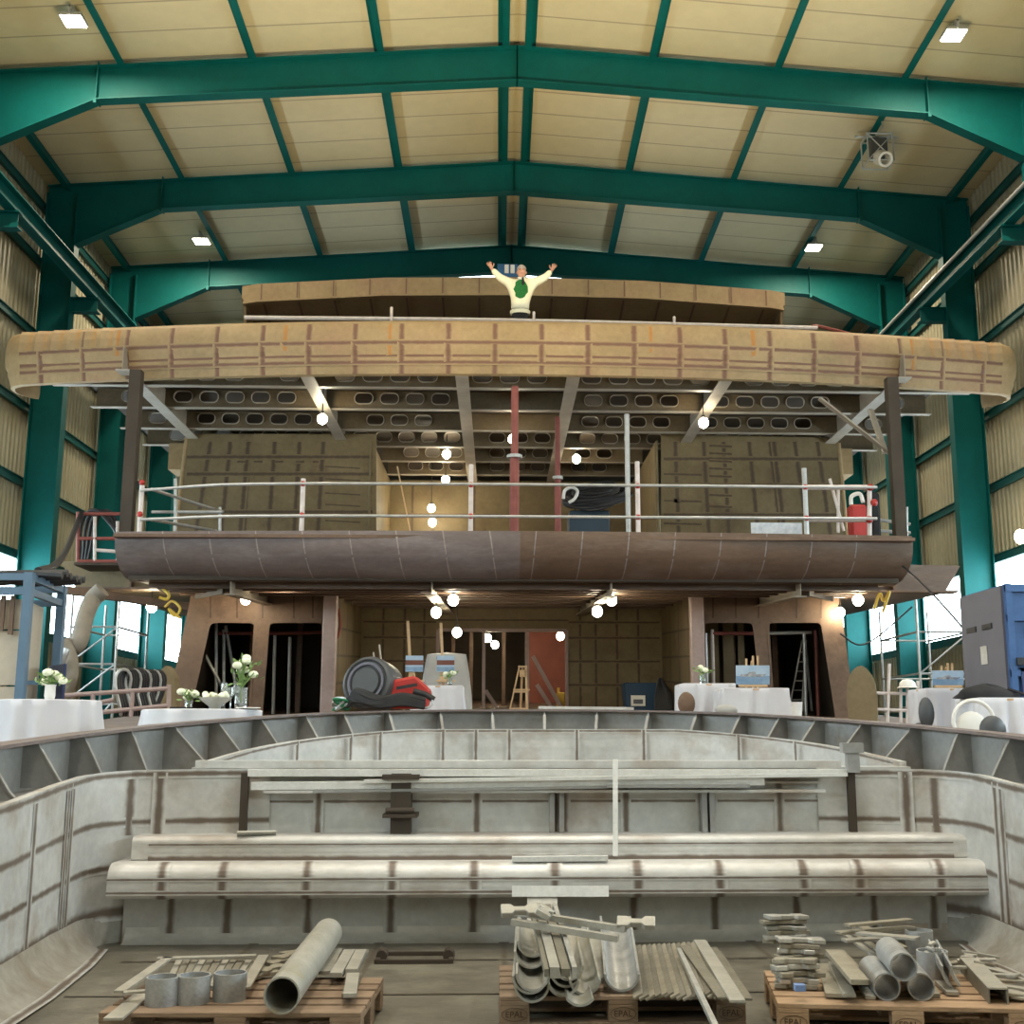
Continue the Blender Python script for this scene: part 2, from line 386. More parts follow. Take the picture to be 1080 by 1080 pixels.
# windows: one frosted pane per bay in the band between the claddings
n = 0
for k in range(len(FY)-1):
    for sgn in (-1, 1):
        n += 1
        o = struct(MB().bounds((sgn*(XW+.05), FY[k]+.06, 7.66), (sgn*(XW+.09), FY[k+1]-.06, 9.48)).build('window_%d' % n, M.glow_win))
for sgn in (-1, 1):                           # rooflights beside the ridge beyond the third frame
    n += 1; a, b = 36.0, 40.4
    struct(MB().prism([(sgn*.55, a, zt(.55, a)+.20), (sgn*2.9, a, zt(2.9, a)+.20), (sgn*2.9, b, zt(2.9, b)+.20), (sgn*.55, b, zt(.55, b)+.20)], (0,0,.01)).build('window_%d' % n, M.glow_win))
# steel frames: tapered haunch rafters and columns, I-sections with real flanges
for Y in FY[4:]:
    for sgn in (-1, 1):
        mb = MB(); t = .02
        top = [Vector((sgn*x, Y, zt(x, Y))) for x in (0, 9.5, 11.72, 12.55)]
        bot = [Vector((0, Y, zt(0, Y)-.85)), Vector((sgn*9.5, Y, zt(9.5, Y)-.82)), Vector((sgn*11.72, Y, zt(11.72, Y)-1.72)), Vector((sgn*12.55, Y, zt(12.55, Y)-1.72))]
        for i in range(3): mb.prism([top[i]+Vector((0,-t/2,0)), top[i+1]+Vector((0,-t/2,0)), bot[i+1]+Vector((0,-t/2,0)), bot[i]+Vector((0,-t/2,0))], (0, t, 0))
        for L_ in (top, bot[:3]):
            for i in range(len(L_)-1): mb.bar(L_[i], L_[i+1], .30, .028)
        o = struct(mb.build('roof_beam', M.teal))
        st = MB(); st.bounds((sgn*9.5-.012, Y-.17, zt(9.5, Y)-.86), (sgn*9.5+.012, Y+.17, zt(9.5, Y)+.08)); st.box((sgn*9.5, Y-.16, zt(9.5,Y)-.90), (.07,.1,.1))
        st.build('haunch_plate', M.teal, o)
        sb = MB(); sb.bounds((sgn*.001-.011, Y-.15, zt(0, Y)-.87), (sgn*.001+.011, Y+.15, zt(0, Y)+.02)); sb.build('ridge_plate', M.teal, o)
        # column
        mb = MB(); zc = zt(12.1, Y)-.25
        mb.bounds((sgn*11.74, Y-.007, 0), (sgn*12.52, Y+.007, zc))
        for x in (11.73, 12.53): mb.bounds((sgn*x-.016, Y-.17, 0), (sgn*x+.016, Y+.17, zc))
        col = struct(mb.build('steel_column', M.teal))
        br = MB(); br.bounds((sgn*11.05, Y-.012, 16.02), (sgn*11.74, Y+.012, 16.38))
        br.bounds((sgn*11.0, Y-.13, 16.37), (sgn*11.74, Y+.13, 16.40)); br.bounds((sgn*11.0, Y-.13, 16.0), (sgn*11.74, Y+.13, 16.03))
        br.build('crane_bracket', M.teal, col)
# purlins (Z-sections along the hall), crane beams, side rails
for x in (-12.1, -9.06, -6.1, -3.2, -.33, .33, 3.2, 6.1, 9.06, 12.1):
    mb = MB(); ya, yb = 13.5, Y1-.1
    h = .21 if abs(x) < 12 else .34; off = 0 if abs(x) < 12 else -.12
    a, b = Vector((x, ya, zt(x, ya)+off+h/2)), Vector((x, yb, zt(x, yb)+off+h/2))
    s_ = -1 if x < 0 else 1
    mb.bar(a, b, .02, h); mb.bar(a+Vector((-s_*.07,0,-h/2)), b+Vector((-s_*.07,0,-h/2)), .16, .02); mb.bar(a+Vector((s_*.05,0,h/2-.005)), b+Vector((s_*.05,0,h/2-.005)), .12, .02)
    struct(mb.build('purlin_beam', M.teal))
for sgn in (-1, 1):
    mb = MB(); za, zb = 16.42, 16.85; x = sgn*11.2
    mb.bounds((x-.012, 13.5, za), (x+.012, Y1-.2, zb)); mb.bounds((x-.15, 13.5, zb-.03), (x+.15, Y1-.2, zb)); mb.bounds((x-.13, 13.5, za), (x+.13, Y1-.2, za+.03))
    o = struct(mb.build('crane_beam', M.teal))
    MB().bounds((x-.035, 13.5, zb), (x+.035, Y1-.2, zb+.07)).build('crane_rail', M.dark, o)
    if sgn > 0: MB().tube((x-.19, 13.5, zb-.08), (x-.19, Y1-.2, zb-.08), .045, 10).build('conduit', M.tube, o)
    for z in (5.6, 7.62, 9.52, 11.4, 13.35, 15.4, 17.4, 18.95):
        mb = MB(); xx = sgn*(XW-.07)
        mb.bounds((xx-.01, 13.5, z-.11), (xx+.01, Y1-.1, z+.11)); mb.bounds((xx-sgn*.01-.05, 13.5, z+.09), (xx-sgn*.01+.05, Y1-.1, z+.11)); mb.bounds((xx-.05, 13.5, z-.11), (xx+.05, Y1-.1, z-.09))
        struct(mb.build('girt_beam', M.teal_dk))
# eave light slots: daylight spots at the top of the cladding are small gaps between ribs
# floodlights under the roof
names = {0: 'square floodlight under the roof, near the top left corner of the picture', 1: 'square floodlight under the roof, near the top right corner of the picture',
         2: 'square floodlight under the roof above the left end of the ship', 3: 'square floodlight under the roof above the right end of the ship'}
proto = None
for i, (x, Y) in enumerate(FLOODS):
    z = zt(x, Y) - .16
    lab = names.get(i, 'unseen roof lamp without a fixture, outside the picture')
    if i < 4:
        t = thing('floodlight', lab, 'lamp', (x, Y, z), 'square floodlights under the roof')
        b = MB(); b.box((0,0,.02), (.46,.46,.07)); b.box((0,0,.10), (.12,.34,.10)); b.bounds((-.02,-.26,-.0), (.02,-.22,.2)); b.bounds((-.02,.22,0), (.02,.26,.2)); b.bounds((-.03,-.26,.16), (.03,.26,.2))
        b.v = [tuple(Vector(p)+Vector((x,Y,z))) for p in b.v]; b.build('housing', M.tube, t)
        g = MB(); g.box((x,Y,z-.025), (.42,.42,.02)); g.build('lit_panel', M.glow_flood, t)
    area("flood_lamp", (x, Y, z-.05), .42, ROOF_W * (1.9 if abs(x) < 1 else 1.0), NEUT if i > 5 else AMBER)
# the fan heater hung from a purlin on the right
t = thing('fan_heater', 'silver unit in an open wire cage hung under the roof at right', 'heater', (9.06, 27.2, 19.35))
b = MB(); c = Vector((9.06, 27.2, 19.35))
for dx in (-.32, .32):
    for dy in (-.25, .25): b.tube(c+Vector((dx,dy,-.35)), c+Vector((dx,dy,.38)), .022, 6)
for dz in (-.35, .36):
    for dy in (-.25, .25): b.tube(c+Vector((-.34,dy,dz)), c+Vector((.34,dy,dz)), .022, 6)
    for dx in (-.32, .32): b.tube(c+Vector((dx,-.25,dz)), c+Vector((dx,.25,dz)), .022, 6)
b.tube(c+Vector((-.55,0,.4)), c+Vector((.55,0,.4)), .03, 6); b.tube(c+Vector((-.32,-.25,-.35)), c+Vector((.32,-.25,.36)), .015, 6); b.tube(c+Vector((.32,-.25,-.35)), c+Vector((-.32,-.25,.36)), .015, 6)

for dx in (-.5, .5): b.tube(c+Vector((dx*.03,dx,.38)), c+Vector((dx*.03,dx,.56)), .02, 6); b.tube(c+Vector((0,dx,.4)), c+Vector((0,0,.4)), .02, 6)
b.build('cage', M.tube, t)
b = MB(); b.box(c+Vector((0,0,.08)), (.42,.36,.45)); b.build('body', M.char, t, bevel=.02)
b = MB(); b.hollow(c+Vector((.02,-.12,-.22)), c+Vector((.05,-.42,-.42)), .19, .13, 18); b.build('outlet', M.white_paint, t, smooth=True)
# ================================================================== THE SHIP: one welded hull, its big assemblies as parts
ship = thing('yacht_hull', 'unfinished steel yacht hull with tan upper decks and a grey stern well, filling the hall', 'ship', (0, 20, 0))
V = Vector
# ---- stern well (the basin in the foreground)
FZ = E - 1.4
XB = 2.95
floor_b = MB().bounds((-XB-.2, 1.0, FZ-.06), (XB+.3, 8.95, FZ))
well = floor_b.build('well_floor', M.bfloor, ship)
sm = MB()
for x in (-2.0, -1.15, -.3, .55, 1.4, 2.25): sm.seam([(x, 1.2, FZ), (x, 8.6, FZ)], .07, (0,0,1))
for y in (4.9, 5.9, 6.9, 7.9): sm.seam([(-2.7, y, FZ), (2.75, y, FZ)], .04, (0,0,1))
sm.build('weld_seam', M.bfloor_seam, well)
# flush hatch frame in the floor
hb = MB(); c = atz(438, 1012, FZ)
for dx, dy, sx, sy in ((0,.14,.46,.03), (0,-.14,.46,.03), (-.23,0,.03,.3), (.23,0,.03,.3)): hb.box((c.x+dx, c.y+dy, FZ+.012), (sx, sy, .024))
for s_ in (-1, 1): hb.tube((c.x+s_*.21, c.y-.05, FZ+.03), (c.x+s_*.21, c.y+.06, FZ+.03), .035, 10)
hb.build('hatch_frame', M.dark, well)
def rim(Y): return E - .25 + .06*(Y - 8.75)
# side walls: along the ship, turning a tight corner to the end wall
for sgn, nm in ((-1, 'port'), (1, 'starboard')):
    xn, xf = (XB, 3.12) if sgn < 0 else (XB-.02, 2.98)
    path = [(sgn*(xn-.03), 1.0), (sgn*(xn-.02), 3.5), (sgn*xn, 5.6), (sgn*(xn+.05), 6.8), (sgn*(xf-.03), 7.7), (sgn*xf, 8.3)]
    for k in range(1, 7):
        a = math.pi/2*k/6; path.append((sgn*(xf-.38+.38*math.cos(a)), 8.3+.40*math.sin(a)))
    path += [(sgn*2.5, 8.74), (sgn*1.98, 8.79)]
    rows = []; prof_n = []
    for k, (x, y) in enumerate(path):
        a = V((*path[max(k-1,0)], 0)); b = V((*path[min(k+1,len(path)-1)], 0)); t_ = (b-a).normalized()
        nin = V((-t_.y, t_.x, 0))
        if nin.dot(V((0-x, 5-y, 0))) < 0: nin = -nin
        prof_n.append(nin)
        zr = rim(y); p = V((x, y, 0)); g = 1.0 if y < 8.2 else max(.05, 1 - (y-8.2)/.35)
        rows.append([p + nin*.24*g + V((0,0,FZ)), p + nin*.17*g + V((0,0,FZ+.02)), p + nin*.09*g + V((0,0,FZ+.07)), p + nin*.03*g + V((0,0,FZ+.14)), p + nin*.0 + V((0,0,FZ+.20)), p + V((0,0,zr)), p - nin*.07 + V((0,0,zr)), p - nin*.07 + V((0,0,zr-.08))])
    wm = MB().grid([r[4:] for r in rows]); wo = wm.build('side_wall', M.steel, ship, smooth=True, ang=30); MB().grid([r[:5] for r in rows]).build('bilge_cove', M.cove, wo, smooth=True, ang=60)
    sm = MB()
    for h, w_ in ((.205, .12), (.50, .07), (.80, .07)): sm.seam([V((r[4].x, r[4].y, FZ + h*(1 + .06*(y_-8.7)))) for r, (x_, y_) in zip(rows, path)], w_, prof_n)
    sm.seam([r[0]+V((0,0,.008)) for r in rows[:6]], .08, (0,0,1))
    for y in (2.0, 3.0, 4.0, 5.0, 5.8, 6.5, 7.2, 7.9, 8.0):
        for k in range(5):
            if path[k][1] <= y < path[k+1][1]:
                f = (y-path[k][1])/(path[k+1][1]-path[k][1]); x = path[k][0]*(1-f)+path[k+1][0]*f
                sm.seam([V((x, y, FZ+.20)), V((x, y, rim(y)-.015))], .085, prof_n[k])
    for k, w_ in ((9, .10), (11, .10)):
        p = rows[k][4]; sm.seam([V((p.x, p.y, E-.69)), V((p.x, p.y, rim(p.y)-.01))], w_, prof_n[k])
    sm.seam([V((r[4].x, r[4].y, rim(r[4].y)-.02)) for r in rows], .06, prof_n)
    sm.build('weld_seam', M.steel_seam, wo)
# end wall, with two stepped benches in front of its lower half
zr = rim(8.8)
ew = MB(); ew.bounds((-2.0, 8.80, FZ), (2.0, 8.86, zr)); ew.bounds((-2.0, 8.72, zr-.035), (2.0, 8.95, zr))
ew.bounds((-2.0, 8.74, zr-.10), (2.0, 8.80, zr-.085))
ew.bounds((-2.92, 8.62, FZ), (3.0, 8.80, E-.84))
wo = ew.build('end_wall', M.steel, ship)
sm = MB(); nf = (0,-1,0)
sm.seam([(-2.0, 8.797, E-.47), (2.0, 8.797, E-.47)], .035, nf)
for px_ in (336, 503, 660, 822): x = at(px_, 850, 8.8).x; sm.seam([(x, 8.797, E-.69), (x, 8.797, zr-.1)], .075, nf)
for px_ in (260, 590, 745, 895):
    x = at(px_, 850, 8.8).x
    for d in (-.035, .035): sm.seam([(x+d, 8.797, E-.69), (x+d, 8.797, zr-.1)], .09, nf)
for px_ in (180, 240, 325, 412, 499, 582, 668, 754, 840, 922, 985): x = at(px_, 965, 8.62).x; sm.seam([(x, 8.617, FZ+.02), (x, 8.617, E-1.06)], .095, nf)
sm.seam([(-2.9, 8.617, FZ+.025), (2.98, 8.617, FZ+.025)], .05, nf)
sm.build('weld_seam', M.steel_seam, wo)
ft = MB(); ft.grid([[(x, 8.62-.10+.10*math.sin(a), FZ+.10-.10*math.cos(a)) for a in [math.pi/2*i/5 for i in range(6)]] for x in (-2.9, 2.98)])
ft.build('foot_cove', M.bench, wo, smooth=True)
for px_ in (260, 895):
    x = at(px_, 850, 8.8).x; stf = MB(); stf.bounds((x-.018, 8.70, E-.69), (x+.018, 8.80, zr-.02)); stf.bounds((x-.026, 8.69, E-.69), (x+.026, 8.705, zr-.02)); stf.build('stiffener', M.dark, wo)
stf = MB(); x = at(895, 790, 8.75).x; stf.bounds((x-.045, 8.64, zr-.02), (x+.045, 8.70, zr+.17)); stf.bounds((x-.075, 8.63, zr+.12), (x+.075, 8.72, zr+.19))
stf.build('tee_post', M.bulw, wo)
x = at(424, 850, 8.75).x
stub = MB(); stub.bounds((x-.07, 8.62, E-.69), (x+.07, 8.80, E-.27)); stub.bounds((x-.13, 8.56, E-.31), (x+.13, 8.80, E-.275)); stub.bounds((x-.12, 8.55, E-.57), (x+.12, 8.80, E-.545)); stub.tube((x-.1, 8.57, E-.52), (x+.1, 8.57, E-.52), .02, 8)
stub.build('bollard_stub', M.dark, wo)
for px_ in (582, 592, 742, 750):
    x = at(px_, 850, 8.75).x; MB().bounds((x-.018, 8.70, E-.69), (x+.018, 8.80, zr-.11)).build('stiffener', M.bulw, wo)
def bench(x0, x1, prof, nm):
    b = MB(); b.grid([[V((x, y, z)) for y, z in prof] for x in (x0, x1)])
    n = len(prof); base = len(b.v) - 2*n; b.face(range(base, base+n)); b.face(range(base+2*n-1, base+n-1, -1))
    return b.build(nm, M.bench, ship, smooth=True, ang=35)
def rounded(yf, zt_, zb, r, yb, rt=.05):
    out = [(yb, zt_)]
    for i in range(7): a = math.pi/2*i/6; out.append((yf + r - r*math.sin(a), zt_ - r + r*math.cos(a)))
    for i in range(5): a = math.pi/2*i/4; out.append((yf + rt - rt*math.cos(a), zb + rt - rt*math.sin(a)))
    out.append((yb, zb)); return out
b1 = bench(at(140, 890, 8.5).x, at(1022, 890, 8.5).x, rounded(8.48, E-.685, E-.845, .05, 8.80, .02), 'upper_bench')
xl, xr = at(115, 925, 8.3).x, at(1048, 920, 8.3).x
b2 = bench(xl, xr, rounded(8.26, E-.845, E-1.075, .10, 8.80, .06), 'lower_bench')
sm = MB()
for px_ in (172, 236, 324, 414, 500, 585, 672, 758, 846, 905, 990):
    x = at(px_, 925, 8.3).x; pr = rounded(8.257, E-.842, E-1.078, .10, 8.80, .06)[1:-1]
    sm.seam([(x, y, z) for y, z in pr], .105, [V((0, -1, .9)).normalized()]*4 + [V((0,-1,0))]*(len(pr)-4))
sm.seam([(xl, 8.257, E-1.03), (xr, 8.257, E-1.03)], .03, nf); sm.seam([(xl, 8.257, E-.945), (xr, 8.257, E-.945)], .025, nf)
sm.build('weld_seam', M.bench_seam, b2)
sm = MB(); sm.seam([(xl+.2, 8.477, E-.835), (xr-.2, 8.477, E-.835)], .07, nf); sm.seam([(xl+.2, 8.477, E-.74), (xr-.2, 8.477, E-.74)], .02, nf)
sm.build('weld_seam', M.bench_seam, b1)
# ---- waterway round the well and the pool coaming beyond it
ww = MB(); ww.bounds((-4.2, 8.9, E-.34), (4.2, 14.2, E-.30))
for s_ in (-1, 1):
    ww.prism([(s_*3.02, 1.0, rim(1)-.06), (s_*4.3, 1.0, rim(1)-.06), (s_*4.3, 7.7, rim(7.7)-.06), (s_*3.17, 7.7, rim(7.7)-.06)], (0,0,-.05)); ww.prism([(s_*3.19, 7.7, rim(7.7)-.06), (s_*4.3, 7.7, rim(7.7)-.06), (s_*4.3, 8.9, E-.31), (s_*3.19, 8.9, E-.31)], (0,0,-.05))
ww.build('waterway', M.bulw, ship)
cp = []
for i in range(25):
    a = math.pi*i/24; x = -2.62*math.cos(a) ; y = 9.15 + 2.9*math.sin(a)**.8
    cp.append((x+.10, y))
def coam(k): 
    s_ = math.sin(math.pi*k); top = E - .2 + .25*min(1, s_*1.15); return [(.0, E-.3), (.0, top), (-.05, top), (-.05, E-.3)]
cm = MB().sweep(cp, coam).build('pool_coaming', M.steel, ship, smooth=True, ang=30)
sm = MB()
def cpt(i): 
    s_ = math.sin(math.pi*i/24); return V((cp[i][0], cp[i][1], E - .2 + .25*min(1, s_*1.15)))
nin = [ (V((.1, 9.0, 0)) - V((*cp[i], 0))).normalized() for i in range(25)]
sm.seam([cpt(i)+nin[i]*.052-V((0,0,.012)) for i in range(25)], .035, nin)
for i in (4, 6, 7, 9, 10, 11, 13, 15, 18, 20):
    p = cpt(i); sm.seam([V((p.x, p.y, E-.3))+nin[i]*.052, p+nin[i]*.052], .05, nin[i])
sm.build('weld_seam', M.steel_seam, cm)
lp = MB(); lp.bounds((-2.6, 9.0, E-.31), (2.75, 9.3, E-.235)); lp.build('near_coaming', M.steel, cm)
# ---- bulwark: U-shaped rail round the stern, plates and knees inside
half = [(-3.42, 3.5), (-3.40, 5.5), (-3.36, 7.6), (-3.28, 8.8), (-3.08, 9.9), (-2.82, 10.8), (-2.5, 11.7), (-2.05, 12.5), (-1.5, 13.0), (-.8, 13.25), (0, 13.32)]
up = half + [(-x, y) for x, y in half[-2::-1]]
def railz(Y): return E - .516 + .058*Y if Y > 5 else E - .226
rows = []; tops = []
bp_ = []
for k, (x, y) in enumerate(up):
    a = V((*up[max(k-1,0)], 0)); b = V((*up[min(k+1,len(up)-1)], 0)); t_ = (b-a).normalized(); nout = V((-t_.y, t_.x, 0))
    if nout.dot(V((x, y-7, 0))) < 0: nout = -nout
    bp_.append((V((x, y, 0)), nout))
    z1 = railz(y); z0 = E - .36 if y > 8 else rim(y) - .1
    p = V((x, y, 0)) + nout*.10
    rows.append([p+V((0,0,z0)), p+V((0,0,z1)), p+nout*.02+V((0,0,z1)), p+nout*.02+V((0,0,z0-.5))])
bw = MB().grid(rows).build('bulwark', M.bulw, ship, smooth=True, ang=30)
cap = MB(); cap.grid([[p-nout*.02+V((0,0,railz(p.y))), p-nout*.02+V((0,0,railz(p.y)+.022)), p+nout*.16+V((0,0,railz(p.y)+.022)), p+nout*.16+V((0,0,railz(p.y))), p-nout*.02+V((0,0,railz(p.y)))] for p, nout in bp_])
cap.build('cap_rail', M.lipg, bw)
# knees, evenly along the curve
L_ = [0]
for i in range(1, len(up)): L_.append(L_[-1] + (bp_[i][0]-bp_[i-1][0]).length)
tot = L_[-1]; s_ = 2.3
while s_ < tot - 2.2:
    i = max(j for j in range(len(up)) if L_[j] <= s_); f = (s_-L_[i])/(L_[i+1]-L_[i])
    p = bp_[i][0].lerp(bp_[i+1][0], f); nout = bp_[i][1].lerp(bp_[i+1][1], f).normalized(); t_ = V((nout.y, -nout.x, 0))
    z1 = railz(p.y); z0 = E - .34 if p.y > 8.3 else rim(p.y) - .04
    dp = min(.46 if p.y > 9.7 else .20, .12 + (z1-z0)*.95)
    kb = MB(); poly = [p+nout*.10+V((0,0,z0)), p+nout*.10+V((0,0,z1)), p+nout*.0+V((0,0,z1)), p-nout*.02+V((0,0,z1-.04)), p-nout*dp*.75+V((0,0,z0+.05)), p-nout*dp+V((0,0,z0))]
    kb.prism(poly, t_*.014)
    q = [p-nout*.02+V((0,0,z1-.04)), p-nout*dp*.75+V((0,0,z0+.05)), p-nout*dp+V((0,0,z0))]
    for a, b in zip(q, q[1:]): kb.bar(a+t_*.007, b+t_*.007, .012, .03, up=t_)
    kb.build('bracket', M.bulw, bw)
    s_ += .58 if p.y > 11.8 else .72
# lower dark band between bulwark and the port/starboard side of the well (flat side tanks with uprights)
for sgn in (-1, 1):
    tk = MB()
    for y in (5.6, 6.4, 7.0): tk.bounds((sgn*3.33-.012, y-.02, rim(y)-.05), (sgn*3.33+.012, y+.03, railz(y)))
    tk.build('upright', M.dark, bw)
# ---- main deck and hull below it
HB = 8.3
dk = MB()
def dslab(a, b, c, d): dk.prism([a, b, c, d], (0, 0, -.06))
for s_ in (-1, 1):
    u = [(abs(x)+.16, y) for x, y in half]
    for (xa, ya), (xb, yb) in zip(u, u[1:]):
        xa, xb = (max(xa-.16, 0) if ya > 13.3 else xa), (max(xb-.16, 0) if yb > 13.3 else xb)
        dslab(V((s_*xa, ya+.05, deck(ya))), V((s_*HB, ya+.05, deck(ya))), V((s_*HB, yb+.05, deck(yb))), V((s_*xb, yb+.05, deck(yb))))
    dslab(V((0, 13.37, deck(13.32))), V((s_*HB, 13.37, deck(13.32))), V((s_*HB, 46, deck(46))), V((0, 46, deck(46))))
mdk = dk.build('main_deck', M.brown, ship)
hl = MB(); rows = []
for y, hw in ((3.5, 6.6), (6, 7.6), (10, HB), (30, HB), (46, 7.2)):
    z = deck(y); rows.append([V((s*hw*k, y, zz)) for s, k, zz in ((-1,1,z), (-1,.99,3.6), (-1,.93,2.0), (-1,.8,1.0), (-1,.05,.35), (1,.05,.35), (1,.8,1.0), (1,.93,2.0), (1,.99,3.6), (1,1,z))])
hl.grid(rows).build('hull_plating', M.lipb, ship, smooth=True)
kb = MB()
for y in (8, 14, 20, 26, 32, 38): kb.bounds((-.6, y-.4, 0), (.6, y+.4, .46))
kb.build('keel_block', M.wood, ship)
# ---- main deck house: aft walls with window openings, recess with a doorway
def pz(px_, py_, Y): p = at(px_, py_, Y); return (p.x, p.z)
def poly(pts, Y): return [pz(x, y, Y) for x, y in pts]
def rounded_poly(pts, r):
    out = []; n = len(pts)
    for i in range(n):
        p, a, b = V((*pts[i],0)), V((*pts[i-1],0)), V((*pts[(i+1)%n],0)); u1 = (a-p).normalized(); u2 = (b-p).normalized()
        for k in range(5): f = k/4; q = (p+u1*r)*(1-f)**2 + p*2*f*(1-f) + (p+u2*r)*f*f; out.append((q.x, q.y))
    return out
YW = 25.5
for side, outl, opens in (('port', [(204,618),(347,618),(347,762),(174,762)], ([(222,656),(270,656),(263,758),(199,758)], [(284,656),(341,656),(340,758),(276,758)])),
                          ('starboard', [(733,622),(884,622),(903,766),(733,766)], ([(742,656),(794,656),(806,760),(744,760)], [(809,656),(866,656),(882,760),(816,760)]))):
    b = MB().plate(poly(outl, YW), [rounded_poly(poly(o, YW), .13 if i == (0 if side == 'port' else 1) or True else .02) for i, o in enumerate(opens)], .10, (0, YW, 0), (1,0,0), (0,0,1))
    wo = b.build('window_wall', M.brown, ship)
    sm = MB()
    for o in opens:
        pts = rounded_poly(poly(o, YW), .13); ctr = V((sum(p[0] for p in pts)/len(pts), sum(p[1] for p in pts)/len(pts), 0))
        fr = MB(); pp = [V((p[0], YW-.05, p[1])) for p in pts]
        for k in range(len(pp)): fr.bar(pp[k], pp[(k+1)%len(pp)], .05, .025, up=(0,1,0))
        fr.build('window_frame', M.brown, wo)
    xs = (222, 250, 277, 310, 330) if side == 'port' else (752, 776, 800, 840, 866)
    for x in xs: a = at(x, 628, YW-.055); c = at(x, 652, YW-.055); MB().seam([a, c], .06, (0,-1,0)).build('weld_seam', M.brown_seam, wo)
for x, nm in ((-3.84, 'p'), (3.80, 's')):
    MB().bounds((x-.14, 24.6, deck(24.6)), (x+.14, 24.85, 7.95)).build('pillar', M.post, ship, bevel=.02)
def soff(Y): return E + 2.8 + .058*(Y-22)
# recess walls
rw = MB()
for s_ in (-1, 1): rw.prism([(s_*3.86, 24.8, deck(24.8)), (s_*3.86, 30.5, deck(30.5)), (s_*3.86, 30.5, soff(30.5)), (s_*3.86, 24.8, soff(24.8))], (s_*.05, 0, 0))
z0, z1 = deck(30.5), soff(30.5)
rw.plate([(-3.9, z0), (3.9, z0), (3.9, z1), (-3.9, z1)], [[(-1.9, z0+.02), (1.40, z0+.02), (1.40, 7.64), (-1.9, 7.64)]], .05, (0, 30.52, 0), (1,0,0), (0,0,1))
rwo = rw.build('recess_wall', M.wall, ship)
sm = MB()
for x in (-3.3, -2.75, -2.25, 1.75, 2.15, 2.7, 3.25): sm.seam([(x, 30.49, z0), (x, 30.49, z1)], .11, (0,-1,0))
for z in (6.25, 6.85, 7.45, 7.85):
    sm.seam([(-3.8, 30.49, z), (-1.95, 30.49, z)], .09, (0,-1,0)); sm.seam([(1.45, 30.49, z), (3.8, 30.49, z)], .09, (0,-1,0))
sm.seam([(-1.95, 30.49, 7.9), (1.45, 30.49, 7.9)], .08, (0,-1,0))
for s_ in (-1, 1):
    for y in (26.2, 27.6, 29): sm.seam([(s_*3.855, y, deck(y)), (s_*3.855, y, soff(y))], .12, (-s_,0,0))
    for h in (.7, 1.3, 1.9): sm.seam([(s_*3.855, 25, deck(25)+h), (s_*3.855, 30.4, deck(30.4)+h)], .10, (-s_,0,0))
sm.build('weld_seam', M.wall_seam, rwo)
fr = MB()
for a, c in (((-1.9, 30.46, z0), (-1.9, 30.46, 7.64)), ((1.40, 30.46, z0), (1.40, 30.46, 7.64)), ((-1.9, 30.46, 7.64), (1.4, 30.46, 7.64)), ((-.72, 30.46, z0), (-.72, 30.46, 7.64))): fr.bar(a, c, .08, .10, up=(0,1,0))
fr.build('door_frame', M.post, rwo)
# rooms behind: side rooms and the inner room
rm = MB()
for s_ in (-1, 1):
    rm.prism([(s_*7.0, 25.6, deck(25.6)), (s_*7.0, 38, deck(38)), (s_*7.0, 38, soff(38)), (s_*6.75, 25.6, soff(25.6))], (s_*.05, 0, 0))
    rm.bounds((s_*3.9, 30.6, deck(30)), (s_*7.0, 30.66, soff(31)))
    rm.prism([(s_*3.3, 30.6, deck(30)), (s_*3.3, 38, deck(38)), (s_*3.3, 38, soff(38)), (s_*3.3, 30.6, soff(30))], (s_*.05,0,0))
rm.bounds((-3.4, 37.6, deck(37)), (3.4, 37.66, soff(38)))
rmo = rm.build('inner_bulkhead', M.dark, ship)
MB().bounds((.55, 35.0, deck(35)), (2.4, 35.08, soff(35))).build('red_lit_panel', mat('red light colour', (.28,.075,.045), (.20,.05,.03), .6, 2), rmo)  # red light on the back wall, put into the colour of a panel
for x in (-1.6, -1.1, -.2): MB().bounds((x-.05, 33.0, deck(33)), (x+.05, 33.1, soff(33))).build('stud', M.brown, rmo)
for x in (-6.1, -5.0, 5.2, 6.2): MB().bounds((x-.06, 28.0, deck(28)), (x+.06, 28.12, soff(28))).build('stud', M.brown, rmo)
for x0_, x1_ in ((4.3, 4.75), (4.85, 5.1), (5.2, 5.35)): MB().bounds((x0_, 27.4, deck(27)), (x1_, 27.5, soff(27)-.25)).build('locker_panel', M.wall, rmo)
# ---- middle deck: slab, curved lip, beams and girders of its underside
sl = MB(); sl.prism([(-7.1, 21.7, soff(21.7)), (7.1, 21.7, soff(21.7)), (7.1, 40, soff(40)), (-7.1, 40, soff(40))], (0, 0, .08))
sl.build('soffit_plating', M.dark, ship)  # dark colour puts the shade under the middle deck into the plate
sl = MB(); sl.prism([(-7.2, 21.0, 8.46), (7.2, 21.0, 8.46), (7.2, 40, 8.75), (-7.2, 40, 8.75)], (0,0,.06))
mid = sl.build('middle_deck', M.brown, ship)
lipprof = [(0,8.60), (.03,8.45), (-.0,8.28), (-.10,8.10), (-.28,7.95), (-.55,7.84), (-.9,7.79), (-.9,7.85), (-.52,7.91), (-.24,8.01), (-.06,8.14), (-.03,8.3), (-.06,8.6)]
def lippath(x0, x1, n):
    return [(x0+(x1-x0)*i/n, 21.0 + .30*((x0+(x1-x0)*i/n)/7.25)**2) for i in range(n+1)]
for x0_, x1_, m_ in ((-7.25, .03, M.lipg), (.03, 7.25, M.lipb)):
    lo_ = MB().sweep(lippath(x0_, x1_, 16), lipprof).build('curved_lip', m_, mid, smooth=True, ang=75)
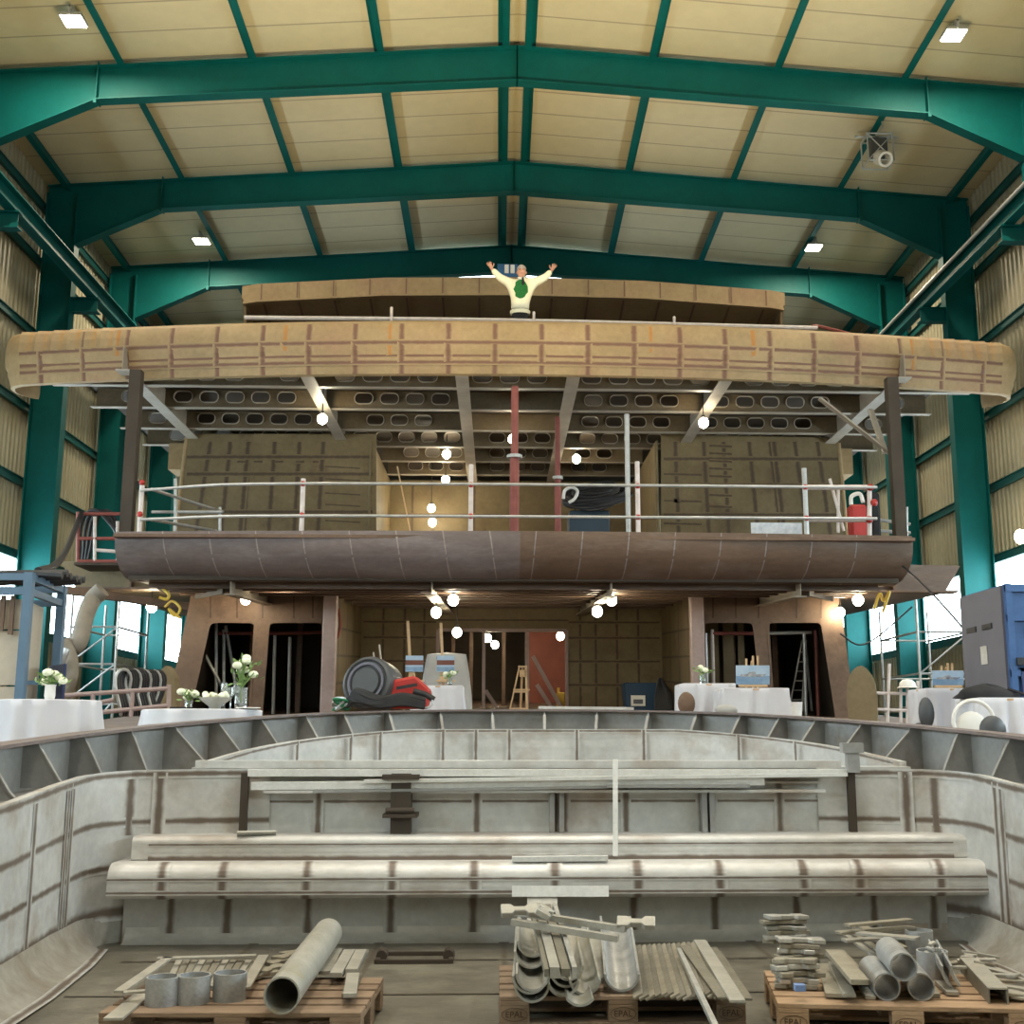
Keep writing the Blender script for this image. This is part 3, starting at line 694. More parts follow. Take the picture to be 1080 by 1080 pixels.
for i, x in enumerate([-6.4 + .84*k for k in range(16)]):
    y = 21.0 + .30*(x/7.25)**2; skew = .05 if x < 0 else -.03
    MB().seam([V((x + skew*j*.5, y - o - .002, z)) for j, (o, z) in enumerate(lipprof[:7])], .05 if x < .1 else .03, [V((0,-1,.1)), V((0,-1,0)), V((0,-1,-.2)), V((0,-1,-.5)), V((0,-1,-1)), V((0,-.5,-1)), V((0,-.2,-1))]).build('weld_seam', M.lip_seam, mid)
for y in (22.3, 23.0, 23.7, 24.5, 25.6, 27, 28.4, 29.8):
    b = MB(); z = soff(y); b.bounds((-6.9, y-.006, z-.11), (6.9, y+.006, z)); b.bounds((-6.9, y-.06, z-.12), (6.9, y+.06, z-.105)); b.build('deck_beam', M.lipb, mid)
for x in (-5.3, -1.6, 1.75, 5.3):
    b = MB(); b.prism([(x-.11, 21.9, soff(21.9)-.24), (x+.11, 21.9, soff(21.9)-.24), (x+.11, 30.4, soff(30.4)-.24), (x-.11, 30.4, soff(30.4)-.24)], (0,0,-.02)); b.prism([(x, 21.9, soff(21.9)-.24), (x, 30.4, soff(30.4)-.24), (x, 30.4, soff(30.4)), (x, 21.9, soff(21.9))], (.012,0,0)); b.build('girder', M.flange, mid)
# side wings of the middle deck, beyond the lip
for s_ in (-1, 1):
    b = MB(); b.prism([(s_*6.9, 23.6, 7.86), (s_*8.75, 23.8, 7.84), (s_*9.15, 23.9, 8.42), (s_*6.9, 23.6, 8.42)], (0, 14, .5))
    wg = b.build('side_wing', M.wall if s_ < 0 else M.lipb, mid)
    b = MB(); b.bounds((s_*7.62-.02, 23.5, 7.86), (s_*7.62+.02, 23.68, 8.42)); b.bounds((s_*6.9, 23.45, 7.82), (s_*8.9, 23.75, 7.86)); b.build('stiffener', M.brown, wg)
    b = MB(); b.prism([(s_*5.6, 22.6, soff(22.6)-.05), (s_*6.6, 24.5, soff(24.5)-.05), (s_*6.6, 24.5, soff(24.5)-.2), (s_*5.6, 22.6, soff(22.6)-.2)], (.05, 0, 0)); b.build('brace', M.dark, mid)
# ---- upper house on the middle deck
YH = 27.7
for s_, outl in ((-1, [(197,458),(397,458),(397,575),(182,575)]), (1, [(697,458),(884,462),(896,575),(697,575)])):
    b = MB().plate(poly(outl, YH), [], .06, (0, YH, 0), (1,0,0), (0,0,1)); wo = b.build('house_wall', M.wall, ship)
    sm = MB(); nf = (0,-1,0); Yf = YH-.032
    if s_ < 0:
        vs = [(222,206), (243,233), (263,257), (290,283), (316,310), (341,335)]; dbl = [(262,253)]; hs = [(482,400), (500, 330), (540, 400)]
    else:
        vs = [(712,716), (742,748), (763,769), (790,800), (812,824), (838,852), (862,876)]; dbl = [(816,828)]; hs = [(484,1), (512,1), (543,1)]
    for a, c in vs: sm.seam([at(a, 466, Yf), at(c, 566, Yf)], .17, nf)
    for a, c in dbl: sm.seam([at(a, 466, Yf), at(c, 566, Yf)], .17, nf)
    for y, e in hs: sm.seam([at(197 if s_ < 0 else 700, y, Yf), at(393 if s_ < 0 else 884, y, Yf)], .13, nf)
    if s_ < 0:
        for y in (492, 505, 520, 532, 549): sm.seam([at(343, y, Yf), at(380, y+2, Yf)], .06, nf)
        for x in (250, 268, 290, 312, 330): sm.seam([at(x, 487, Yf), at(x+9, 487, Yf)], .09, nf)
    else:
        for y in (470, 478, 486, 494, 502, 522, 534): sm.seam([at(748, y, Yf), at(772, y+1, Yf)], .09, nf)
        for y in (500, 528, 552): sm.seam([at(700, y, Yf), at(740, y+1, Yf)], .09, nf)
    sm.build('weld_seam', M.wall_seam, wo)
    b = MB(); b.prism([(s_*3.42, YH, 8.5), (s_*3.42, 33, 8.6), (s_*3.42, 33, 12.05), (s_*3.42, YH, 11.98)], (s_*.05, 0, 0)); b.tube((s_*3.42, YH-.03, 8.5), (s_*3.42, YH-.03, 11.9), .035, 8)
    b.build('recess_wall', M.wall, wo)
    # rounded outer edge of the house running forward
    x = at(197 if s_ < 0 else 884, 460, YH).x; x2 = at(182 if s_ < 0 else 896, 575, YH).x
    b = MB(); b.prism([(x, YH, 11.95), (x2, YH, 8.4), (x2, 40, 8.6), (x, 40, 12.0)], (-s_*.05, 0, 0)); b.tube((x, YH-.01, 11.95), (x2, YH-.01, 8.4), .05, 8)
    b.build('side_wall', M.tan, wo)
    b = MB(); b.bounds((min(s_*7.85, s_*8.35), 28.2, 11.3), (max(s_*7.85, s_*8.35), 29, 11.95)); b.build('wing_box', M.tan, wo)
b = MB(); b.plate([(-3.5, 8.5), (3.5, 8.5), (3.5, 12.1), (-3.5, 12.1)], [[(-2.3, 8.7), (-1.2, 8.7), (-1.2, 10.2), (-2.3, 10.2)], [(-.9, 8.7), (1.3, 8.7), (1.3, 10.1), (-.9, 10.1)]], .06, (0, 33.0, 0), (1,0,0), (0,0,1))
rb = b.build('recess_back_wall', M.wall, ship)
sm = MB()
for x in (-2.8, -1.05, 1.8, 2.6): sm.seam([(x, 32.96, 8.5), (x, 32.96, 12)], .11, (0,-1,0))
for z in (10.4, 11.1): sm.seam([(-3.4, 32.96, z), (3.4, 32.96, z)], .11, (0,-1,0))
sm.build('weld_seam', M.wall_seam, rb)
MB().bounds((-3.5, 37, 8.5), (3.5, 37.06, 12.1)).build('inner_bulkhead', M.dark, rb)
# ---- top deck: rounded bulwark, plating, web frames with lightening holes, girders
tp = [(-10.0, 24.15), (-10.2, 23.95), (-10.28, 23.7), (-10.28, 23.45), (-10.18, 23.2), (-9.9, 23.02)]
for i in range(1, 24): x = -9.95 + 19.9*i/24; tp.append((x, 22.0 + 1.02*abs(x/9.95)**2))
tp += [(9.95, 23.02), (10.2, 23.2), (10.3, 23.45), (10.3, 23.7), (10.2, 23.95), (10.0, 24.15)]
bul = [(-.16,12.60), (-.13,12.86), (-.06,12.93), (.0,12.92), (.06,12.84), (.11,12.66), (.12,12.46), (.10,12.30), (.04,12.20), (.045,12.14), (.02,12.08), (-.01,12.0), (-.04,11.86), (-.12,11.84), (-.16,11.95)]
td = MB().sweep(tp, bul).build('top_deck', M.tan, ship, smooth=True, ang=50)
sm = MB()
def tpos(x): return 22.0 + 1.02*abs(x/9.95)**2
def fac(x, o): return V((x, tpos(x)-o, 0))
vis = bul[4:13]
nn = [V((0,-1,.7)), V((0,-1,.3)), V((0,-1,0)), V((0,-1,-.2)), V((0,-1,-.4)), V((0,-1,-.1)), V((0,-1,-.3)), V((0,-1,-.3)), V((0,-1,-.2))]
for i in range(22):
    x = -9.45 + .9*i; sm.seam([fac(x, o)+V((0,0,z)) for o, z in vis], .17, nn)
xs = [-9.9 + 19.8*i/40 for i in range(41)]
for o, z, w_ in ((.122, 12.44, .12), (.045, 12.21, .17), (.022, 12.075, .11)): sm.seam([fac(x, o)+V((0,0,z)) for x in xs], w_, (0,-1,-.2))
sm.build('weld_seam', M.tan_seam, td)
rp_m = seam_mat('rust over tan', M.tan, (.42,.17,.03), lo=.15, hi=.8, ns=4); rp_n = seam_mat('thin rust over tan', M.tan, (.40,.20,.05), lo=.45, hi=1.1, ns=3)
for px_, w_, k in ((121, .20, 4), (303, .20, 4), (792, .22, 4), (413, .14, 5), (684, .12, 4), (966, .16, 5)):
    x = at(px_, 360, 22.3).x; MB().seam([fac(x, o)+V((0,0,z)) for o, z in bul[4:4+k]], w_, nn[:k]).build('rust_patch', rp_m, td)
for s_ in (-1, 1):
    for i in range(6): x = s_*(8.0 + .34*i); MB().seam([fac(x, o)+V((0,0,z)) for o, z in bul[3:7]], .42, [V((0,-.4,1))] + nn[:3]).build('rust_patch', rp_n, td)
b = MB(); b.prism([(-9.3, 22.95, 12.42), (-4.6, 22.25, 12.42), (4.6, 22.25, 12.42), (9.3, 22.95, 12.42), (9.9, 23.8, 12.42), (9.2, 24.3, 12.42), (9.2, 40, 12.42), (-9.2, 40, 12.42), (-9.2, 24.3, 12.42), (-9.9, 23.8, 12.42)], (0,0,.06))
b.build('deck_plating', M.dark, td)  # dark colour stands in for shade between the web frames
for i, (y, hw) in enumerate(((23.4, 9.3), (25.2, 9.12), (27.0, 9.05), (28.6, 9.0), (30.2, 3.4), (31.8, 3.4))):
    z = 11.97 + (.04 if i else 0); holes = []; lips = MB(); x = -hw + .75
    while x < hw - .5:
        if min(abs(abs(x)-g) for g in (7.65, 4.15, 1.1)) > .36 and not (i == 0 and 4.9 < abs(x) < 5.2) and not (i in (1, 2) and abs(x) < 1.6):
            h = rrect(x, z+.235, .40, .25, .11); holes.append(h)
            pts = [V((q[0], y-.03, q[1])) for q in h]
            for k in range(len(pts)): lips.bar(pts[k], pts[(k+1) % len(pts)], .012, .07, up=(0,1,0))
        x += .56
    f = MB().plate([(-hw, z), (hw, z), (hw, 12.42), (-hw, 12.42)], holes, .012, (0, y, 0), (1,0,0), (0,0,1)).build('web_frame', M.web, td)
    lips.bounds((-hw-.1, y-.075, z-.018), (hw+.1, y+.075, z))
    lips.build('frame_flange', M.flange, td)
for x, ye in ((-7.65, 28.4), (-4.15, 28.4), (-1.1, 32.5), (1.1, 32.5), (4.15, 28.4), (7.65, 28.4)):
    b = MB(); b.bounds((x-.13, 22.25, 11.93), (x+.13, ye, 11.955)); b.bounds((x-.006, 22.25, 11.95), (x+.006, ye, 12.42)); b.build('girder', M.flange, td)
for s_ in (-1, 1):
    x = s_*7.38; b = MB(); b.bounds((x-.11, 22.2, 8.5), (x+.11, 22.42, 11.93)); b.build('deck_post', M.dark, td)
b = MB(); b.bar(at(864, 420, 22.6), at(938, 478, 22.6), .03, .17, up=(0,1,0)); b.bar(at(918, 432, 23), at(934, 478, 22.6), .12, .05); b.build('knee_brace', M.flange, td)
# ---- wind screen box standing on the top deck
tub = MB()
rows = [[V((x, 26.0 + .35*(abs(x)/6.3)**2, z)) for x, z in [(-6.32,15.27), (-6,15.31), (-3,15.41), (0,15.43), (3,15.41), (6,15.31), (6.32,15.27)]]]
rows.append([p - V((0,0,.42)) for p in rows[0]]); rows.append([p + V((0,.06,0)) for p in rows[1]]); rows.append([p + V((0,.06,0)) for p in rows[0]]); rows.append(rows[0])
tub.grid(rows); ws = tub.build('wind_screen', M.tan, ship, smooth=True, ang=30)
low = MB(); low.prism([(-6.3, 26.36, 15.0), (-3, 26.1, 15.06), (3, 26.1, 15.06), (6.3, 26.36, 15.0), (6.75, 31.5, 14.98), (-6.75, 31.5, 14.98)], (0,0,.05)); low.prism([(-6.3, 26.4, 15.21), (0, 26.06, 15.37), (6.3, 26.4, 15.21), (6.75, 31.5, 15.3), (-6.75, 31.5, 15.3)], (0,0,.05)); low.build('underside_panel', M.tan, ws)
for s_ in (-1, 1):
    e = MB(); e.prism([(s_*6.3, 26.36, 15.27), (s_*6.3, 26.36, 14.95), (s_*6.75, 31.5, 14.95), (s_*6.75, 31.5, 15.27)], (s_*.06,0,0)); e.prism([(s_*6.3, 26.5, 15.0), (s_*6.4, 28.0, 12.48), (s_*6.6, 31, 12.48), (s_*6.7, 31, 15.0)], (s_*.06,0,0)); e.build('end_panel', M.tan, ws)
MB().bounds((-6.6, 31, 12.48), (6.6, 31.06, 15.0)).build('back_panel', M.tan, ws)
sm = MB()
for i in range(15):
    x = -5.9 + 11.8*i/14; y = 26.0 + .35*(x/6.3)**2
    z = 15.43 - .12*(x/6)**2; sm.seam([(x, y-.003, z-.02), (x, y-.003, z-.40)], .06, (0,-1,0)); sm.seam([(x, y+.1, 14.985), (x*1.06, 31, 14.965)], .10, (0,0,-1))
sm.build('weld_seam', M.tan_seam, ws)
fl = MB(); fl.grid([[p + V((0,-.05,-.42)) for p in rows[0]], [p + V((0,-.05,-.455)) for p in rows[0]], [p + V((0,.1,-.455)) for p in rows[0]], [p + V((0,.1,-.42)) for p in rows[0]], [p + V((0,-.05,-.42)) for p in rows[0]]]); fl.build('lower_flange', M.tan, ws)
# ================================================================== PALLETS AND STEEL OFFCUTS IN THE STERN WELL
PT = FZ + .153
def text_mesh(s, size, o, ux, uy, t=.002):
    cu = bpy.data.curves.new('t', 'FONT'); cu.body = s; cu.size = size; cu.extrude = t; cu.align_x = 'CENTER'; cu.align_y = 'CENTER'
    ob = bpy.data.objects.new('t', cu); C.objects.link(ob)
    me = bpy.data.meshes.new_from_object(ob.evaluated_get(bpy.context.evaluated_depsgraph_get()))
    mb = MB(); ux, uy = V(ux), V(uy); uz = ux.cross(uy)
    mb.v = [tuple(V(o)+ux*v.co.x+uy*v.co.y+uz*v.co.z) for v in me.vertices]
    for p in me.polygons: mb.face(p.vertices)
    bpy.data.objects.remove(ob); bpy.data.curves.remove(cu); bpy.data.meshes.remove(me); return mb
def pallet(fl, ang, label, m_, mb_):
    R = Matrix.Translation((fl.x, fl.y, FZ + .009)) @ Matrix.Rotation(ang, 4, 'Z')
    t = thing('euro_pallet', label, 'pallet', (fl.x, fl.y, FZ + .009), 'wooden pallets of steel offcuts')
    for y0_, w_ in ((0, .145), (.1825, .10), (.3275, .145), (.5175, .10), (.655, .145)):
        MB().bounds((0, y0_, .122), (1.2, y0_+w_, .144)).xf(R).build('deck_board', m_, t, bevel=.003)
    for x in (0, .5275, 1.055): MB().bounds((x, 0, .100), (x+.145, .8, .122)).xf(R).build('stringer_board', m_, t, bevel=.003)
    for y0_, w_ in ((0, .10), (.3275, .145), (.70, .10)):
        MB().bounds((0, y0_, 0), (1.2, y0_+w_, .022)).xf(R).build('bottom_board', m_, t, bevel=.003)
        for x in (0, .5275, 1.055): MB().bounds((x, y0_, .022), (x+.145, y0_+w_, .100)).xf(R).build('block', mb_, t, bevel=.003)
    for x, s in ((.0725, 'EPAL'), (.6, 'EPAL'), (1.1275, 'EPAL')):
        text_mesh(s, .042, (x, -.0015, .06), (1,0,0), (0,0,1), .001).xf(R).build('stamp', M.stamp, t)
        el = MB(); n = 20
        for k in range(n):
            a, b = 2*math.pi*k/n, 2*math.pi*(k+1)/n
            el.bar((x+.062*math.cos(a), -.001, .06+.030*math.sin(a)), (x+.062*math.cos(b), -.001, .06+.030*math.sin(b)), .003, .002)
        el.xf(R).build('stamp_ring', M.stamp, t)
    return t
flm = atz(527, 1051, PT); frm = atz(788, 1049, PT); am = math.atan2(frm.y-flm.y, frm.x-flm.x)
pallet(flm, am, 'weathered pallet in the middle, carrying half-pipe troughs and a fan of strips', M.pallet, M.pallet)
fll = atz(104, 1068, PT); frl = atz(379, 1068, PT); al = math.atan2(frl.y-fll.y, frl.x-fll.x)
pallet(fll, al, 'brown pallet on the left carrying one long pipe and three short pipe rings', M.pallet, M.pallet)
flr = atz(820, 1058, PT); blr = atz(797, 1003, PT); ar = math.atan2(-(blr.x-flr.x), blr.y-flr.y)
pallet(flr, ar, 'lighter orange-brown pallet on the right with pipes and a bracket heap', M.pallet2, M.pallet2)
def P_(px_, py_, h): return atz(px_, py_, PT + h)
def flat(name, label, a, b, w_, t_, m_, group=None, cat='steel bar', roll=0.0, bevel=.001):
    a, b = V(a), V(b); mid_ = (a+b)/2; th = thing_mesh = None
    up = V((0,0,1)); d = (b-a).normalized(); x = up.cross(d).normalized(); up = (d.cross(x)*math.cos(roll) + x*math.sin(roll))
    mb = MB().bar(a-mid_, b-mid_, w_, t_, up=up); o = mb.build(name, m_, None, bevel=bevel); o.location = mid_
    return tag(o, label, cat, group)
def trough(label, f, b, r, group, m_=None, half=88, th=.011, roll=0.0):
    f, b = V(f), V(b); d = (b-f); L_ = d.length; d.normalize(); x = V((0,0,1)).cross(d).normalized(); u = d.cross(x)
    rows = []; n = 14
    def arc(rr): return [(rr*math.sin(math.radians(-half+2*half*i/n)+roll), -rr*math.cos(math.radians(-half+2*half*i/n)+roll)) for i in range(n+1)]
    ring = arc(r) + arc(r-th)[::-1]
    mb = MB(); k = len(ring); c = (f+b)/2
    for p in (f, b): mb.v += [tuple(p - c + x*q[0] + u*(q[1]+r)) for q in ring]
    for i in range(k): j = (i+1) % k; mb.face((i, j, k+j, k+i))
    for i in range(n):
        mb.face((i, k-1-i, k-2-i, i+1)); mb.face((k+i, k+i+1, k+k-2-i, k+k-1-i))
    o = mb.build('half_pipe', m_ or M.galw, None, smooth=True, ang=40); o.location = c
    return tag(o, label, 'half pipe', group)
def pipe_piece(name, label, a, b, ro, ri, group=None, m_=None, cat='pipe'):
    a, b = V(a), V(b); o = MB().hollow(V((0,0,0)), b-a, ro, ri, 32).build(name, m_ or M.gal, None, smooth=True, ang=40); o.location = a
    return tag(o, label, cat, group)
def dogbone(L_=.26, w_=.11, neck=.055, t_=.02):
    h, n = w_/2, neck/2; l = L_/2
    o = [(-l,-h), (-l*.45,-h), (-l*.3,-n), (l*.3,-n), (l*.45,-h), (l,-h), (l,h), (l*.45,h), (l*.3,n), (-l*.3,n), (-l*.45,h), (-l,h)]
    return MB().prism([(x, y, 0) for x, y in o], (0,0,t_))
# --- left pallet
a = P_(297, 1050, .09); b = P_(346, 984, .115)
pipe_piece('steel_pipe', 'long open-ended pipe lying diagonally across the left pallet', a, b, .082, .074, m_=M.galw)
for i, (x, y, lab) in enumerate(((166, 1063, 'short pipe ring standing at the left of three on the left pallet'), (199, 1061, 'short pipe ring standing in the middle of three on the left pallet'), (238, 1058, 'short pipe ring standing nearest the long pipe on the left pallet'))):
    p = P_(x, y, 0) + V((0, .075, 0)); pipe_piece('pipe_ring', lab, p, p+V((0,0,.125)), .079, .071, 'short pipe rings on the left pallet', cat='pipe ring')
fh = .055
for (x0_, y0_, x1_, y1_, lab, w_) in ((126, 1046, 178, 1010, 'left side', .055), (166, 1011, 270, 1008, 'back', .05), (278, 1008, 258, 1042, 'right side', .055), (130, 1047, 254, 1038, 'front', .04)):
    flat('flat_bar', 'pale flat bar forming the %s of the open rectangle laid on the left pallet' % lab, P_(x0_, y0_, fh), P_(x1_, y1_, fh), w_, .012, M.strip2, 'bars laid as a rectangle on the left pallet')
for i in range(11):
    x = 182 + 7.6*i
    flat('flat_strip', '%s from left of the drab strips inside the bar rectangle, left pallet' % ORD(i), P_(x-6, 1040, .008+.006*(i%3)), P_(x+7+.6*i, 1013, .012+.006*(i%3)), .034, .010, M.strip if i % 3 else M.strip2, 'drab strips inside the bar rectangle')
flat('flat_bar', 'short wide bar sticking out over the front left corner of the left pallet', P_(119, 1075, .006), P_(152, 1048, .008), .085, .012, M.strip2)
for i, (x, y) in enumerate(((276, 1030), (286, 1024), (296, 1016), (304, 1010), (313, 1006))):
    mb = dogbone(.20, .085, .05, .02); mb.xf(Matrix.Rotation(.95+.15*(i%2), 4, 'Z')); o = mb.build('notched_plate', M.cut, None, bevel=.002); o.location = P_(x, y, .012+.012*(i%2))
    tag(o, '%s notched plate behind the long pipe, counted from the nearest' % ORD(i).capitalize(), 'plate', 'notched plates behind the long pipe')
for i, (x0_, y0_, x1_, y1_, n, lab) in enumerate(((343, 1026, 357, 1002, 2, 'nearest the long pipe'), (356, 1028, 369, 1003, 3, 'second from the long pipe'), (372, 1024, 382, 1003, 3, 'at the back right corner'), (367, 1050, 374, 1028, 3, 'at the front right corner'))):
    for k in range(n):
        flat('short_bar', 'short flat bar, %s of its stack %s, left pallet' % (('lowest', 'second', 'topmost')[k if n == 3 else (0, 2)[k]], lab), P_(x0_+random.uniform(-2,2), y0_, .012+.022*k), P_(x1_+random.uniform(-2,2), y1_, .012+.022*k), .062, .02, M.strip if k < n-1 else M.strip2, 'short bars stacked on the right of the left pallet')
# --- middle pallet: half pipe troughs
G = 'half pipe troughs on the middle pallet'
T = [((561, 1058), (562, 1006), .000, .02, .086, 'lowest trough of the left stack on the middle pallet'),
     ((559, 1049), (561, 998), .040, .06, .086, 'second trough up in the left stack on the middle pallet'),
     ((562, 1046), (562, 993), .072, .095, .082, 'third trough up in the left stack on the middle pallet'),
     ((560, 1022), (560, 985), .125, .15, .084, 'fourth trough up in the left stack, set back on the middle pallet'),
     ((562, 1010), (561, 978), .165, .19, .080, 'topmost trough of the left stack on the middle pallet'),
     ((594, 1052), (592, 1000), .004, .02, .080, 'lowest trough right of the left stack on the middle pallet'),
     ((597, 1042), (593, 996), .038, .05, .078, 'trough nested second, right of the left stack on the middle pallet'),
     ((600, 1035), (594, 992), .068, .08, .076, 'trough nested third, right of the left stack on the middle pallet'),
     ((617, 1050), (604, 984), .006, .15, .078, 'long trough tilted up behind, in the centre of the middle pallet'),
     ((633, 1034), (624, 992), .008, .05, .070, 'darker trough half hidden behind the two tilted troughs'),
     ((656, 1046), (649, 982), .012, .16, .088, 'large shiny trough tilted toward the viewer, next to the fanned strips')]
for f_, b_, zf, zb, r, lab in T: trough(lab, P_(*f_, zf), P_(*b_, zb), r, G, m_=M.galw if 'shiny' not in lab else M.gal)
trough('short trough poking out under the others over the front edge of the middle pallet', P_(612, 1062, -.002), P_(608, 1044, .0), .085, G, half=50)
# channel bundle across the troughs, crossing flat bars, notched end plates
t = thing('channel_bar', 'short ribbed channel lying over the left troughs, pointing at the viewer', 'steel bar', P_(590, 1020, .19))
a, b = P_(591, 1026, .185), P_(572, 957, .33)
d = (b-a).normalized(); x = V((0,0,1)).cross(d).normalized()
for k, (off, w_, m_) in enumerate(((-.065, .022, M.cutb), (-.025, .04, M.strip), (.025, .045, M.strip2), (.062, .02, M.strip))): MB().bar(a+x*off, b+x*off, w_, .05 if k % 2 == 0 else .035).build('web' if k % 2 else 'flange', m_, t)
flat('flat_bar', 'upper of two long bars crossing the trough pile on the middle pallet', P_(537, 961, .35), P_(660, 980, .30), .045, .03, M.strip2, 'two long bars crossing the trough pile')
flat('flat_bar', 'lower of two long bars crossing the trough pile on the middle pallet', P_(540, 972, .33), P_(652, 990, .27), .045, .03, M.strip2, 'two long bars crossing the trough pile')
for i, (x, y, h, r, lab) in enumerate(((671, 976, .315, -.15, 'bright dog-bone plate at the right end of the crossing bars'), (548, 963, .365, .1, 'bright dog-bone plate at the left end of the crossing bars'), (573, 965, .36, 1.4, 'bright dog-bone plate on top of the ribbed channel'))):
    mb = dogbone(.19, .075, .035, .03); mb.xf(Matrix.Rotation(r, 4, 'Z') @ Matrix.Rotation(.5, 4, 'X')); o = mb.build('notched_plate', M.strip2, None, bevel=.003); o.location = P_(x, y, h); tag(o, lab, 'plate', 'dog-bone plates on the crossing bars')
t = thing('tee_piece', 'T-shaped flat steel piece leaning on the lower bench behind the trough pile', 'steel bar', (at(573, 985, 8.18).x, 8.15, FZ))
MB().bar(at(572, 988, 8.05), at(572, 946, 8.20), .20, .012, up=(0,-1,.2)).build('stem', M.strip2, t); MB().bar(at(540, 940, 8.19), at(642, 940, 8.19), .07, .014, up=(0,-1,.2)).build('crossbar', M.alu, t)
flat('flat_bar', 'pale flat bar lying on the lower bench above the trough pile', at(540, 906, 8.33), at(641, 905, 8.33), .05, .035, M.alu)
# fan of strips
n = 15
for i in range(n):
    f = i/(n-1); x0_ = 671 + 92*f; x1_ = 667 + 72*f
    flat('flat_strip', '%s thin strip from the left in the fanned row on the middle pallet' % ORD(i).capitalize(), P_(x0_+2, 1051+1.5*math.sin(i), .010+.0035*i), P_(x1_, 999-4*f, .022+.0035*i), .050, .011, M.strip if i % 2 else M.cut, 'fanned row of thin strips on the middle pallet', roll=.5)
for i, (x0_, y0_, x1_, y1_, w_, h, lab, m_) in enumerate(((778, 1056, 738, 992, .070, .085, 'wide pale flat bar at the right of the fanned strips', M.strip2), (763, 1053, 722, 998, .055, .075, 'flat bar between the fanned strips and the wide pale bar', M.strip), (788, 1054, 756, 1004, .05, .02, 'thin bar on the far right edge of the middle pallet', M.strip), (781, 1058, 752, 1000, .05, .045, 'bar under the wide pale bar on the middle pallet', M.strip))):
    flat('flat_bar', lab, P_(x0_, y0_, h), P_(x1_, y1_, h), w_, .012, m_)
flat('steel_rod', 'long bright angle bar slanting over the front edge of the middle pallet', P_(716, 1002, .10), P_(757, 1088, .085), .024, .024, M.cutb, cat='steel rod')
# --- right pallet
G = 'bracket plates stacked at the left of the right pallet'
k = 0
for pile, (x, y, n, yaw) in enumerate(((832, 1000, 6, -.05), (845, 1022, 5, .02), (844, 1047, 5, -.04))):
    for i in range(n):
        mb = dogbone(.25+random.uniform(-.05,.02), random.uniform(.09,.13), random.uniform(.04,.08), .024); mb.xf(Matrix.Rotation(yaw+random.uniform(-.32,.32), 4, 'Z') @ Matrix.Rotation(random.uniform(-.10,.10), 4, 'X') @ Matrix.Rotation(random.uniform(-.05,.05), 4, 'Y'))
        o = mb.build('bracket_plate', M.cutb if (i+pile) % 2 else M.cut, None, bevel=.003); o.location = P_(x+random.uniform(-3,3), y-2, 0) + V((0, .06, .004+.029*i))
        tag(o, '%s bracket from the bottom in the %s pile at the left of the right pallet' % (ORD(i), ('back', 'middle', 'front')[pile]), 'bracket', G)
flat('bracket_clip', 'small blue piece tucked in the front bracket pile of the right pallet', P_(836, 1040, .06)+V((0,-.03,0)), P_(847, 1040, .06)+V((0,-.03,0)), .05, .03, mat('pale blue tape', (.16,.24,.45)), cat='clip')
for (fx, fy), (bx, by), h, lab in (((935.5, 1041), (911, 1012), .064, 'lower left pipe of the stack of three on the right pallet'), ((971.7, 1041), (948, 1012), .064, 'lower right pipe of the stack of three on the right pallet'), ((953, 1020), (930, 994), .172, 'top pipe resting on two others on the right pallet')):
    a = P_(fx, fy, h); b = P_(bx, by, h); d = (b-a).normalized(); pipe_piece('steel_pipe', lab, a, a+d*.46, .064, .057, 'stack of three open pipes on the right pallet')
p = P_(990, 1034, 0)+V((0,.075,0)); pipe_piece('pipe_ring', 'short pipe ring full of scraps, beside the three stacked pipes', p, p+V((0,0,.135)), .080, .072, cat='pipe ring')
for i in range(7):
    q = p + V((random.uniform(-.04,.04), random.uniform(-.04,.04), .095+.01*i)); flat('scrap_piece', '%s bit of scrap metal lying inside the scrap-filled ring, counted from below' % ORD(i).capitalize(), q, q+V((random.uniform(-.05,.05), random.uniform(-.05,.05), .012)), .022, .012, M.cutb, 'scraps inside the pipe ring', cat='scrap')
p = P_(975, 1008, 0)+V((0,.07,0)); pipe_piece('pipe_ring', 'short pipe ring standing behind the scrap-filled ring on the right pallet', p, p+V((0,0,.13)), .078, .070, cat='pipe ring')
p = P_(1000, 1002, 0)+V((0,.05,0)); flat('steel_block', 'small upright block behind the pipe rings of the right pallet', p, p+V((0,0,.11)), .05, .05, M.cut, cat='block')
G = 'thick bars stacked slanting beside the three pipes'
for i in range(5):
    flat('thick_bar', '%s thick bar from the bottom of the slanting stack left of the three pipes' % ORD(i).capitalize(), P_(912-i*1.5, 1036, .018+.027*i), P_(884-i*1.5, 1004, .018+.027*i), .075, .024, M.cut, G)
G = 'flat plates heaped behind the three pipes'
for i, (x0_, y0_, x1_, y1_, w_) in enumerate(((930, 1012, 893, 985, .06), (938, 1008, 900, 982, .06), (945, 1003, 903, 978, .055), (952, 1000, 905, 975, .06), (890, 992, 958, 988, .07), (884, 984, 962, 978, .075), (905, 984, 968, 990, .08), (893, 976, 960, 970, .06))):
    flat('offcut_plate', '%s plate from the bottom in the heap behind the three pipes' % ORD(i).capitalize(), P_(x0_, y0_, .015+.022*i), P_(x1_, y1_, .02+.022*i), w_, .014, M.cut if i % 2 else M.strip2, G, cat='plate')
